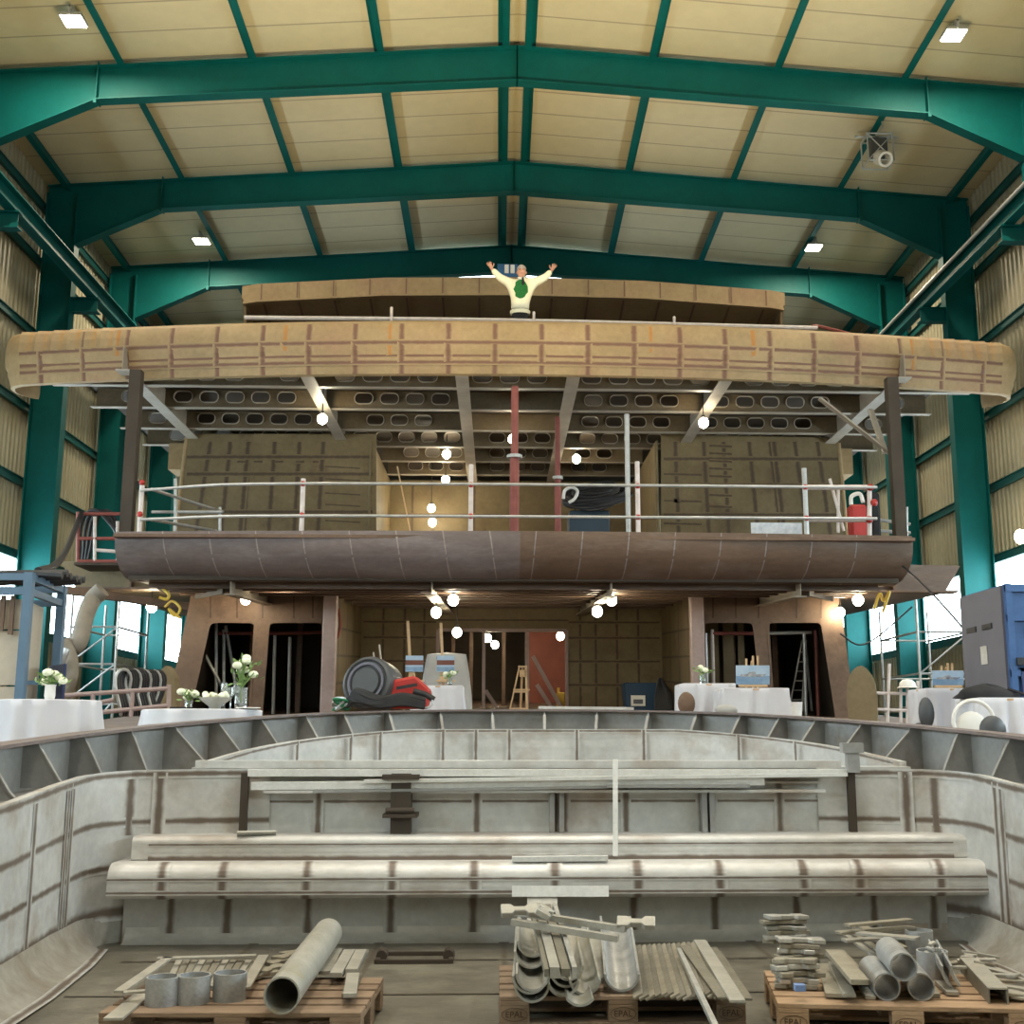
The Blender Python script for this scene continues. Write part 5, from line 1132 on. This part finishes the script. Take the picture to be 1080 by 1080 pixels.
# ================================================================== MAIN DECK, RECESS
Yr = 18.6; c = at(391, 722, Yr); t = thing('hose_reel', 'large grey drum reel with a red body, its hoses heaped on the deck', 'reel', V((c.x, Yr, deck(Yr))))
ax = V((-.35, -.9, .18)).normalized(); Mx = ax.to_track_quat('Z', 'Y').to_matrix()
MB().lathe([(0,-.34),(.40,-.34),(.42,-.30),(.42,.10),(.40,.16),(.36,.18),(.33,.15),(.24,.15),(.22,.19),(0,.19)], c, 36, Mx).build('drum', M.char, t, smooth=True)
MB().lathe([(.30,.16),(.31,.19),(.27,.19),(.26,.16)], c, 30, Mx).build('drum_ring', M.slate, t, smooth=True)
b_ = at(431, 727, Yr+.1); mb = MB(); mb.prism([b_+V((-.28,-.3,-.30)), b_+V((.30,-.3,-.30)), b_+V((.36,-.3,-.02)), b_+V((.12,-.3,.20)), b_+V((-.28,-.3,.12))], (0,.6,0)); mb.build('red_body', M.red, t, bevel=.04)
MB().box(at(404, 707, Yr), (.22,.25,.16)).build('top_cover', M.char, t, bevel=.03); MB().bar(at(418, 726, Yr-.35), at(440, 722, Yr-.3), .02, .05).build('trim', M.black, t)
rnd = random.Random(5)
for k in range(9):
    pts = [at(368+rnd.uniform(-3,3), 742+rnd.uniform(-4,3), Yr-.4), at(375, 728+k*1.4, Yr-.45), at(400+rnd.uniform(-5,5), 736+k*1.1, Yr-.55), at(425, 733+k*1.2, Yr-.55), at(446+rnd.uniform(-3,3), 738+k, Yr-.5)]
    MB().pipe(pts, .038, 7).build('hose', M.black, t, smooth=True)
MB().pipe([at(436, 729, Yr-.4), at(448, 732, Yr-.4), at(458, 738, Yr-.4)], [.05,.045,.05], 10).build('nozzle', M.black, t, smooth=True)
MB().pipe([at(440, 735, Yr-.5), at(446, 746, Yr-.5), at(455, 744, Yr-.5), at(456, 738, Yr-.5)], .015, 6).build('loop_handle', M.tube, t, smooth=True)
t = thing('rope_heap', 'tangle of green rope on the deck left of the reel', 'rope', V((at(362, 745, 18.3).x, 18.3, deck(18.3))))
for k in range(7):
    MB().pipe([at(354+rnd.uniform(-3,16), 749-rnd.uniform(0,12), 18.3+rnd.uniform(-.2,.2)) for j in range(6)], .02, 6).build('rope_strand', M.green if k % 3 else M.tube, t, smooth=True)
for px0, px1, pyt, lab in ((404, 412, 690, 'thinner'), (398, 403, 698, 'shorter')): flat('thin_rod', '%s of two thin rods leaning behind the drum reel' % lab, V((at(px1, 740, 20.5).x, 20.5, deck(20.5))), at(px0-4, pyt-10, 20.8), .025, .025, M.flange, cat='rod')
Yb = 27.5; a, b = at(658, 720, Yb), at(694, 720, Yb); t = thing('blue_tub', 'dark blue tub with a white label in the right corner of the recess', 'tub', V(((a.x+b.x)/2, Yb, deck(Yb))))
mb = MB(); mb.prism([(a.x+.06, Yb, deck(Yb)), (b.x-.04, Yb, deck(Yb)), (b.x+.03, Yb, a.z), (a.x, Yb, a.z)], (0,.7,0)); mb.build('tub_body', mat('deep blue plastic', (.015,.05,.10), (.01,.035,.075), .4), t, bevel=.02)
l_ = at(673, 739, Yb-.02); MB().box(l_, (.33,.012,.24)).build('white_label', M.white_paint, t); MB().box(l_+V((0,-.008,-.02)), (.22,.006,.10)).build('label_print', M.slate, t)
t = thing('hose_bundle', 'black hoses piled beside the blue tub, against the recess wall', 'hose', V((at(700, 735, 27).x, 27.2, deck(27.2))))
for k in range(7): MB().pipe([at(692+2*k, 750, 27-.2), at(692+1.8*k, 735-k, 27), at(696+1.5*k, 716+2*k, 27.2), at(702+k, 728+k, 27), at(706+.5*k, 750, 26.8)], .04, 7).build('hose', M.black, t, smooth=True)
for x0_, y0_, x1_, y1_, Y, lab in ((556, 665, 556, 752, 30.9, 'upright timber post standing in the doorway'), (562, 692, 592, 750, 31.2, 'long timber prop slanting down to the right in the doorway'), (566, 722, 582, 750, 31.0, 'short timber prop slanting beside the doorway post'), (512, 728, 524, 750, 31.0, 'short dark timber prop at the left of the doorway')):
    flat('timber_prop', lab, at(x0_, y0_, Y), V((at(x1_, y1_, Y).x, Y, deck(Y))), .13, .10, M.post, cat='timber')
c = at(591, 735, 31.4); t = thing('yellow_canister', 'small yellow canister on the deck at the right side of the doorway', 'canister', V((c.x, 31.4, deck(31.4)))); MB().bounds((c.x-.10, 31.3, deck(31.4)), (c.x+.12, 31.55, c.z+.12)).build('body', M.yellow, t, bevel=.03); MB().tube((c.x-.05, 31.4, c.z+.10), (c.x-.05, 31.4, c.z+.24), .04, 8).build('cap', M.yellow, t)
a = at(356, 640, 26); o = MB().pipe([at(353, 642, 26), at(351, 660, 26), at(355, 673, 26), at(359, 660, 26), at(357, 642, 26)], .03, 7).build('hanging_cable', M.redprop, None, smooth=True); tag(o, 'dark reddish cable loop hanging on the left recess wall', 'cable')
o = flat('steel_plank', 'pale grey plank lying on the rail in front of the doorway', at(568, 747.5, 13.42)+V((0,0,.012)), at(668, 748.5, 13.42)+V((0,0,.012)), .10, .03, M.steel, cat='plank')
# scaffold tubes standing inside the two window openings
def tubes(label, segs, Y, base):
    t = thing('scaffold_section', label, 'scaffold', base)
    for a, b, *m_ in segs: MB().tube(at(*a, Y), at(*b, Y), .04, 8).build('tube', m_[0] if m_ else M.tube, t)
    return t
tubes('grey scaffold tubes with a diagonal seen through the outer left window', [((228,655),(228,758)), ((236,664),(236,758)), ((216,690),(240,735)), ((238,660),(248,720)), ((230,668),(276,668),M.redprop)], 27.0, V((-6, 27, deck(27))))
tubes('upright scaffold tubes under a red tube in the inner left window', [((290,670),(288,758)), ((306,672),(304,758)), ((283,668),(340,667),M.redprop)], 27.2, V((-4.6, 27.2, deck(27.2))))
tubes('red and grey scaffold frame standing in the inner right window', [((751,664),(753,740),M.tubew), ((744,668),(746,740)), ((751,668),(800,668),M.redprop)], 26.2, V((4.6, 26.2, deck(26.2))))
tubes('scaffold frame of reddish tubes in the outer right window', [((808,668),(856,667)), ((860,665),(863,756),M.redprop), ((848,668),(850,756)), ((872,662),(880,730),M.tubew)], 26.4, V((6.2, 26.4, deck(26.4))))
t = thing('step_ladder', 'tall folding ladder standing open in the outer right window', 'ladder', V((at(838, 750, 27.2).x, 27.2, deck(27.2))))
for a, b in (((846,675),(832,750)), ((850,675),(846,750)), ((849,675),(856,750))): MB().bar(at(*a, 27.2), at(*b, 27.2), .05, .03).build('stile', M.tube, t)
for k in range(6): f = k/6; MB().bar(at(845-2.2*k*1.0, 688+10*k, 27.2), at(849-.6*k, 688+10*k, 27.2), .05, .02).build('rung', M.tube, t)
c = at(836, 748, 20.5); t = thing('white_bucket', 'white bucket on the deck right of the painting table', 'bucket', V((c.x, 20.5, deck(20.5)))); MB().lathe([(0,0),(.13,0),(.17,c.z+.12-deck(20.5)),(.16,c.z+.12-deck(20.5)),(.12,.02),(0,.02)], V((c.x, 20.5, deck(20.5))), 20).build('body', M.white_paint, t, smooth=True)
# ================================================================== LEFT SIDE OF THE DECK
t = thing('storage_rack', 'tall blue-grey steel rack holding beige boards at the far left', 'rack', V((at(24, 735, 14).x, 14, deck(14))))
zt_ = at(24, 604, 14).z; xr1 = at(24, 700, 14).x; xr2 = at(60, 700, 15.3).x; xl = xr1 - 2.0
for x, y in ((xr1, 14.0), (xr2, 15.3), (xl, 14.0), (xl, 15.3)): MB().bounds((x-.05, y-.05, deck(14)-.05), (x+.05, y+.05, zt_)).build('post', M.bluegrey, t)
for z in (zt_-.05, zt_-.22): MB().bar((xl, 14, z), (xr1, 14, z), .06, .08).build('beam', M.bluegrey, t); MB().bar((xr1, 14, z), (xr2, 15.3, z), .06, .08).build('beam', M.bluegrey, t); MB().bar((xl, 15.3, z), (xr2, 15.3, z), .06, .08).build('beam', M.bluegrey, t)
MB().bar((xr1, 14, at(24, 720, 14).z), (xr2, 15.3, at(58, 720, 15.3).z), .04, .05).build('beam', M.bluegrey, t)
for z0_, z1_ in ((deck(14), 5.55), (5.57, 6.2), (6.22, zt_-.3)):
    o = MB().bounds((xl+.05, 14.12, z0_), (xr1-.10, 14.16, z1_)).build('panel_board', M.board, None); tag(o, '%s beige board on the front of the blue-grey rack' % {True: 'lowest', False: 'middle' if z0_ < 6 else 'topmost'}[z0_ < 5], 'board', 'beige boards on the rack')
o = MB().prism([(xr1-.10, 14.2, deck(15.3)), (xr2-.14, 15.1, deck(15.3)), (xr2-.14, 15.1, zt_-.3), (xr1-.10, 14.2, zt_-.3)], (-.04,.0,0)).build('panel_board', M.board, None); tag(o, 'grey beige board on the inboard side of the blue-grey rack', 'board')
o = MB().prism([(xr1+.29, 14.6, deck(14)), (xr2+.01, 15.1, deck(14)), (xr2+.01, 15.1, at(50, 702, 15).z), (xr1+.29, 14.6, at(50, 702, 15).z)], (-.03,.0,0)).build('navy_panel', M.navy, None); tag(o, 'navy blue panel low on the inboard side of the rack', 'panel')
rnd = random.Random(3)
for k in range(6):
    o = MB().pipe([V((xl+.2+.3*j, 14.2+.16*k+rnd.uniform(-.05,.05), zt_-.01+rnd.uniform(0,.06))) for j in range(8)], .045, 7).build('black_hose', M.black, None, smooth=True); tag(o, '%s black hose from the front lying on top of the rack' % ORD(k), 'hose', 'black hoses on the rack')
for k in range(6):
    o = MB().bar((0,0,0), (0,0,-.42-.04*(k%2)), .05, .03).build('wood_offcut', M.brown, None); o.location = (xl+1.25+.11*k, 14.07, zt_-.26); tag(o, '%s brown slat from the left hanging at the top of the rack' % ORD(k), 'slat', 'brown slats on the rack')
o = MB().pipe([at(108, 622, 21), at(98, 632, 21), at(90, 650, 20.7), at(84, 675, 20.4), at(78, 682, 20.4)], .15, 12).build('flexible_duct', M.duct, None, smooth=True); tag(o, 'thick grey flexible duct sagging from the left wing', 'duct')
o = MB().pipe([at(66, 676, 20.2), at(73, 690, 20.2), at(75, 710, 20), at(70, 728, 20), at(62, 742, 20)], .12, 10).build('flexible_duct', M.duct, None, smooth=True); tag(o, 'lower curl of grey duct between the rack and the cladding', 'duct')
o = MB().pipe([at(60, 706, 19.9), at(67, 692, 19.8), at(70, 684, 19.8)], .07, 8).build('flexible_duct', M.tube, None, smooth=True); tag(o, 'thin pale duct beside the lower duct curl', 'duct')
o = MB().pipe([at(168, 614, 22.5), at(171, 620, 22.4), at(178, 627, 22.3), at(176, 632, 22.3), at(168, 630, 22.3)], .03, 7).build('yellow_strap', M.yellow, None, smooth=True); tag(o, 'curled yellow strap hanging under the left end of the middle deck', 'strap')
o = MB().pipe([at(174, 640, 22.5), at(182, 634, 22.4), at(190, 642, 22.3), at(184, 650, 22.3), at(178, 642, 22.3), at(190, 652, 22.3)], .025, 7).build('yellow_strap', M.yellow, None, smooth=True); tag(o, 'tangled yellow strap near the left wall corner', 'strap')
o = MB().pipe([at(104, 627, 21.4), at(107, 631, 21.3), at(110, 633, 21.3)], .03, 7).build('yellow_strap', M.yellow, None, smooth=True); tag(o, 'short yellow strap round the thick grey duct', 'strap')
flat('steel_spar', 'long brown spar slung under the left side wing', at(66, 622, 22.4), at(198, 640, 23.4), .18, .14, M.brown, cat='spar')
# coiled black hoses over a rail
t = thing('hose_coils', 'row of black hose coils hung over a scaffold rail at left', 'hose', V((at(145, 735, 19.2).x, 19.2, deck(19.2))))
for k in range(15):
    cx = at(129+2.3*k, 730, 19.2+.05*k); MB().pipe([cx + V((.05*math.sin(2*q), .26*math.cos(q)*.6+.02*k, .36*math.sin(q))) + V((.045*math.cos(q), 0, 0)) for q in [2*math.pi*j/20 for j in range(21)]], .026, 6).build('hose_coil', M.black if k % 4 else M.tube, t, smooth=True)
t = thing('scaffold_railing', 'low tube railing that carries the hose coils at left', 'railing', V((at(130, 740, 18.8).x, 18.8, deck(18.8))))
for a, b in (((62, 734), (178, 726)), ((100, 752), (178, 744)), ((178, 722), (178, 756)), ((98, 730), (98, 756)), ((140, 728), (138, 756)), ((62, 750), (120, 738))): MB().tube(at(*a, 18.8), at(*b, 18.8), .035, 8).build('tube', M.post, t)
def shaped_board(label, pts, Y, m_):
    p = [at(x, y, Y) for x, y in pts]; base = V((sum(q.x for q in p)/len(p), Y, deck(Y)))
    o = MB().prism([q-base for q in p], (.05, .14, 0)).build('shaped_board', m_, None); o.location = base; return tag(o, label, 'board', None)
shaped_board('brown board with a pointed top behind the hose coils at left', [(160,760),(161,728),(164,716),(169,707),(175,702),(180,707),(184,715),(186,760)], 21.8, M.wall)
shaped_board('brown board with a rounded top beside the right window wall', [(896,768),(893,740),(893,726),(895,715),(899,707),(904,703),(909,702),(914,705),(919,711),(923,721),(925,735),(926,768)], 21.0, M.wall)
# scaffold towers standing on the hall floor beyond the hull
def tower(label, xs, Ys, zs, x_sign):
    t = thing('scaffold_tower', label, 'scaffold', V((xs[0], Ys[0], 0)))
    zt2 = zs[-1] + .7
    for x in xs:
        for y in Ys: MB().tube((x, y, 0), (x, y, zt2), .03, 8).build('post', M.tube, t)
    for z in zs:
        for x in xs: MB().tube((x, Ys[0], z), (x, Ys[-1], z), .025, 6).build('ledger', M.tube, t)
        for y in Ys: MB().tube((xs[0], y, z), (xs[-1], y, z), .025, 6).build('ledger', M.tube, t)
    for z0_, z1_ in zip(zs, zs[1:]): MB().tube((xs[0], Ys[0], z0_), (xs[-1], Ys[0], z1_), .02, 6).build('brace', M.tube, t)
tower('tube scaffold tower between the left hull side and the hall wall', (-9.6, -8.6), (26.0, 28.2), (1.5, 3.0, 4.5, 5.7, 6.5, 7.3), -1)
tower('tube scaffold tower between the right hull side and the hall wall', (8.75, 9.9), (25.5, 28.0), (1.5, 3.0, 4.5, 5.6, 6.3, 7.2), 1)
# ================================================================== RIGHT SIDE OF THE DECK
Yk = 14.4; xk = at(1063, 680, Yk).x; ztk = at(1063, 616, Yk).z; z0k = deck(Yk); Ykb = 15.75
t = thing('blue_container', 'tall blue steel container with a slate grey side at the far right', 'container', V((xk, Yk, z0k)))
MB().bounds((xk, Yk, z0k), (xk+2.0, Ykb, ztk)).build('body', M.blue, t, bevel=.01)
MB().bounds((xk-.03, Yk+.04, z0k+.02), (xk, Ykb, ztk-.02)).build('side_panel', M.slate, t)
for y in (Yk+.35, Yk+.85): MB().bounds((xk-.045, y, ztk-.52), (xk-.03, y+.3, ztk-.45)).build('slot', M.black, t)
MB().bounds((xk-.04, Yk+.55, ztk-.95), (xk-.032, Yk+.75, ztk-.72)).build('white_mark', M.tube, t)
for z in (z0k+.04, z0k+1.02, ztk-.42, ztk-.06): MB().bounds((xk, Yk-.05, z-.04), (xk+2.0, Yk, z+.04)).build('rib', M.blue, t)
for x in (xk+.04, xk+.5, xk+1.2, xk+1.96): MB().bounds((x-.04, Yk-.045, z0k), (x+.04, Yk, ztk)).build('rib', M.blue, t)
MB().bounds((xk+.07, Yk-.08, ztk-1.0), (xk+.22, Yk-.045, ztk-.91)).build('latch', M.black, t)
for a, b in (((xk+.12, ztk-1.45), (xk+.46, ztk-1.40)), ((xk+.12, ztk-1.08), (xk+.46, ztk-1.03)), ((xk+.12, ztk-1.45), (xk+.17, ztk-1.03)), ((xk+.41, ztk-1.45), (xk+.46, ztk-1.03))): MB().bounds((a[0], Yk-.06, a[1]), (b[0], Yk-.02, b[1])).build('hatch_frame', M.navy, t)
text_mesh('S', .22, (xk+.29, Yk-.03, ztk-1.24), (1,0,0), (0,0,1), .01).build('painted_sign', M.bluegrey, t)
MB().bounds((xk+.24, Yk-.055, ztk-.62), (xk+.42, Yk-.04, ztk-.50)).build('white_mark', M.white_paint, t)
c = at(957, 722, 22.0); o = MB().lathe([(0,.10),(.08,.09),(.14,.04),(.16,-.04),(.19,-.06),(.15,-.06),(.13,.03),(0,.08)], (0,0,0), 18).build('hard_hat', M.white_paint, None, smooth=True); o.location = c; tag(o, 'white hard hat hung on the low railing at right', 'hat')
t = thing('scaffold_railing', 'low tube railing on the deck edge at right, behind the round-topped board', 'railing', V((at(940, 740, 22).x, 22.1, deck(22))))
for a, b in (((922, 731), (968, 732)), ((922, 748), (968, 750)), ((950, 725), (950, 768)), ((938, 700), (936, 768)), ((968, 718), (968, 768)), ((957, 716), (957, 768))): MB().tube(at(*a, 22.1), at(*b, 22.1), .03, 8).build('tube', M.tubew, t)
for pts, lab in (([(944,590),(975,618),(1005,650),(1036,688)], 'thin dark cable slanting down to the blue container'), ([(886,668),(905,680),(925,672),(962,640)], 'thin dark cable sagging before the right windows')):
    o = MB().pipe([at(x, y, 22-2*i if 'container' in lab else 23.5) for i, (x, y) in enumerate(pts)], .018, 6).build('cable', M.black, None, smooth=True); tag(o, lab, 'cable')
o = MB().pipe([at(922, 642, 22.4), at(928, 626, 22.4), at(932, 634, 22.4), at(938, 624, 22.3), at(931, 646, 22.3)], .03, 7).build('yellow_strap', M.yellow, None, smooth=True); tag(o, 'yellow strap knotted under the right end of the middle deck', 'strap')
# ================================================================== THE PERSON on the top deck, arms raised
Yp = 23.25; pc = at(548.5, 330, Yp); pb = V((pc.x, Yp, 12.48))
def skin_mesh(verts, edges, radii, sub=2):
    me = bpy.data.meshes.new('s'); me.from_pydata([tuple(v) for v in verts], edges, []); ob = bpy.data.objects.new('s', me); C.objects.link(ob)
    ob.modifiers.new('skin', 'SKIN'); sd = ob.modifiers.new('sub', 'SUBSURF'); sd.levels = sub; sd.render_levels = sub
    for i, r in enumerate(radii): me.skin_vertices[0].data[i].radius = r if isinstance(r, tuple) else (r, r)
    me.skin_vertices[0].data[0].use_root = True
    m2 = bpy.data.meshes.new_from_object(ob.evaluated_get(bpy.context.evaluated_depsgraph_get()))
    mb = MB(); mb.v = [tuple(v.co) for v in m2.vertices]
    for p in m2.polygons: mb.face(p.vertices)
    bpy.data.objects.remove(ob); bpy.data.meshes.remove(me); bpy.data.meshes.remove(m2); return mb
A = lambda x, y: at(x, y, Yp)
pel = V((pc.x, Yp, 13.38)); waist = V((pc.x, Yp, 13.66)); chest = A(549.5, 306); neckb = A(550, 296); 
shL, shR = A(538, 298.5), A(562, 298.5); elL, elR = A(526.5, 293.5), A(574.5, 294); wrL, wrR = A(518.5, 283), A(582, 285)
elL += V((0,-.05,0)); elR += V((0,-.05,0))
person = thing('person', 'cheering person in a cream jumper on the top deck, both arms raised', 'person', pb)
hip = .10; kz, az = 12.98, 12.56
body = skin_mesh([pel, waist, chest, neckb, A(550, 293.3), shL, elL, wrL, shR, elR, wrR, pel+V((-hip,0,-.06)), V((pc.x-.11, Yp-.02, kz)), V((pc.x-.12, Yp, az)), pel+V((hip,0,-.06)), V((pc.x+.11, Yp-.02, kz)), V((pc.x+.12, Yp, az)), V((pc.x-.14, Yp-.16, 12.51)), V((pc.x+.14, Yp-.16, 12.51))],
                 [(0,1),(1,2),(2,3),(3,4),(2,5),(5,6),(6,7),(2,8),(8,9),(9,10),(0,11),(11,12),(12,13),(0,14),(14,15),(15,16),(13,17),(16,18)],
                 [(.15,.10),(.14,.10),(.16,.11),.065,.055,.065,.045,.032,.065,.045,.032,.09,.06,.04,.09,.06,.04,.035,.035])
# head with nose, brow, chin and ears, turned a little upward
hc = A(550, 287.6) + V((0,-.03,0)); hb = MB(); n = 20
rows = []
for i in range(15):
    a = math.pi*i/14; z = -math.cos(a); rr = math.sin(a); row = []
    for k in range(n):
        q = 2*math.pi*k/n; x = .092*rr*math.cos(q); y = .108*rr*math.sin(q); zz = .138*z
        if z < -.1: x *= 1 + .22*(z+.1); y *= 1 + .12*(z+.1)
        f = max(0, -math.sin(q))**6
        if -.35 < z < .1: y -= f*.028*rr*(1 - abs(z+.15)/.3)
        if -.75 < z < -.5: y -= f*.010
        row.append(hc + V((x, y, zz)))
    rows.append(row + [row[0]])
hb.grid(rows)
for s_ in (-1, 1): hb.sphere(hc+V((s_*.096,.005,-.01)), 1, 8, 6, (.012,.022,.034))
body.add(hb)
# hands: palm, four fingers of different lengths, thumb from the side of the palm
for wr, el, s_ in ((wrL, elL, -1), (wrR, elR, 1)):
    d = (wr-el).normalized(); d = (d*.5 + V((s_*.25, -.1, .75))).normalized(); side = V((1,0,0)); side = (side - d*side.dot(d)).normalized(); nrm = side.cross(d)
    body.pipe([wr-d*.03, wr+d*.01, wr+d*.05, wr+d*.095], [.030,.030,.040,.036], 10)
    for k, (o_, L_) in enumerate(((-.034,.066),(-.012,.080),(.011,.076),(.032,.060))):
        o2 = o_*(-s_); b0 = wr + d*.075 + side*o2; fd = (d + side*o2*6).normalized()
        body.pipe([b0, b0+fd*L_*.45, b0+fd*L_*.75-nrm*-.006, b0+fd*L_-nrm*-.016], [.0115,.0105,.0095,.007], 7)
    b0 = wr + d*.02 + side*(-s_)*.03; fd = (d*.55 + side*(-s_)*.85).normalized(); body.pipe([b0, b0+fd*.035, b0+fd*.06+d*.01, b0+fd*.07+d*.025], [.014,.013,.011,.008], 7)
body.build('body', M.skin, person, smooth=True, ang=80)
for s_ in (-1, 1): MB().sphere(hc+V((s_*.035,-.098,.02)), .012, 8, 6).build('eye', M.tie, person, smooth=True)
MB().bar(hc+V((-.03,-.104,-.062)), hc+V((.03,-.104,-.062)), .008, .01).build('mouth', mat('lips', (.30,.10,.08)), person)
hair = MB(); rows = []
for i in range(7):
    a = math.pi/2*i/6; row = []
    for k in range(21):
        q = 2*math.pi*k/20; r_ = math.cos(a)*1.07; row.append(hc + V((.094*r_*math.cos(q), .112*r_*math.sin(q)+.008, .148*math.sin(a) + (.045 if math.sin(q) < 0 else -.03)*(1-i/6))))
    rows.append(row)
hair.grid(rows).build('hair', M.hair, person, smooth=True)
sw = skin_mesh([V((pc.x, Yp, 13.58)), waist, chest, A(550, 297), shL, elL, wrL-(wrL-elL)*.12, shR, elR, wrR-(wrR-elR)*.12], [(0,1),(1,2),(2,3),(2,4),(4,5),(5,6),(2,7),(7,8),(8,9)],
               [(.205,.14),(.20,.14),(.225,.15),.10,.11,.082,.06,.11,.082,.06])
sw.build('sweater', M.cream, person, smooth=True, ang=80)
MB().lathe([(.205,-.02),(.21,.05),(.20,.06)], V((pc.x, Yp, 13.53)), 20, Matrix.Diagonal((1.0,.72,1)).to_3x3()).build('hem', M.cream, person, smooth=True)
c = A(549.5, 307.5); pr = MB(); n = 18
pts = [c + V((.14*math.cos(2*math.pi*k/n)*(1+.12*math.sin(3*k)), 0, .20*math.sin(2*math.pi*k/n)*(1-.15*math.cos(2*math.pi*k/n)))) for k in range(n)]
pr.prism([V((p.x, Yp-.165+.10*abs(p.x-c.x), p.z)) for p in pts], (0,.06,0)); pr.build('green_print', M.ivy, person)
pr = MB(); pr.prism([A(547.5,294)+V((-.03,-.10,0)), A(552.5,294)+V((.03,-.10,0)), A(552,298)+V((0,-.145,0)), A(548,298)+V((0,-.145,0))], (0,.05,0)); pr.build('collar', M.white_paint, person)
pr = MB(); t0 = A(551.3, 295); pr.prism([t0+V((-.018,-.15,0)), t0+V((.018,-.15,0)), t0+V((.035,-.185,-.16)), t0+V((0,-.188,-.20)), t0+V((-.03,-.185,-.16))], (0,.012,0)); pr.build('necktie', M.tie, person)
tr = skin_mesh([pel+V((0,0,.24)), pel, pel+V((-hip,0,-.08)), V((pc.x-.11, Yp-.02, kz)), V((pc.x-.12, Yp, az+.03)), pel+V((hip,0,-.08)), V((pc.x+.11, Yp-.02, kz)), V((pc.x+.12, Yp, az+.03))], [(0,1),(1,2),(2,3),(3,4),(1,5),(5,6),(6,7)], [(.185,.125),(.18,.125),.115,.085,.07,.115,.085,.07])
tr.build('trousers', M.tie, person, smooth=True, ang=80)
for s_ in (-1, 1): MB().sphere(V((pc.x+s_*.135, Yp-.08, 12.53)), 1, 12, 8, (.055,.14,.055)).build('shoe', M.tie, person, smooth=True)
# ------------------------------------------------------------------ up-lighters standing in the pool beyond the well
for s_ in (-1, 1):
    spot('uplighter_lamp', (s_*1.2, 10.5, E-.1), (s_*.4, 15.5, 20), UPLIGHT_W, WARM, 92, .15, .85)
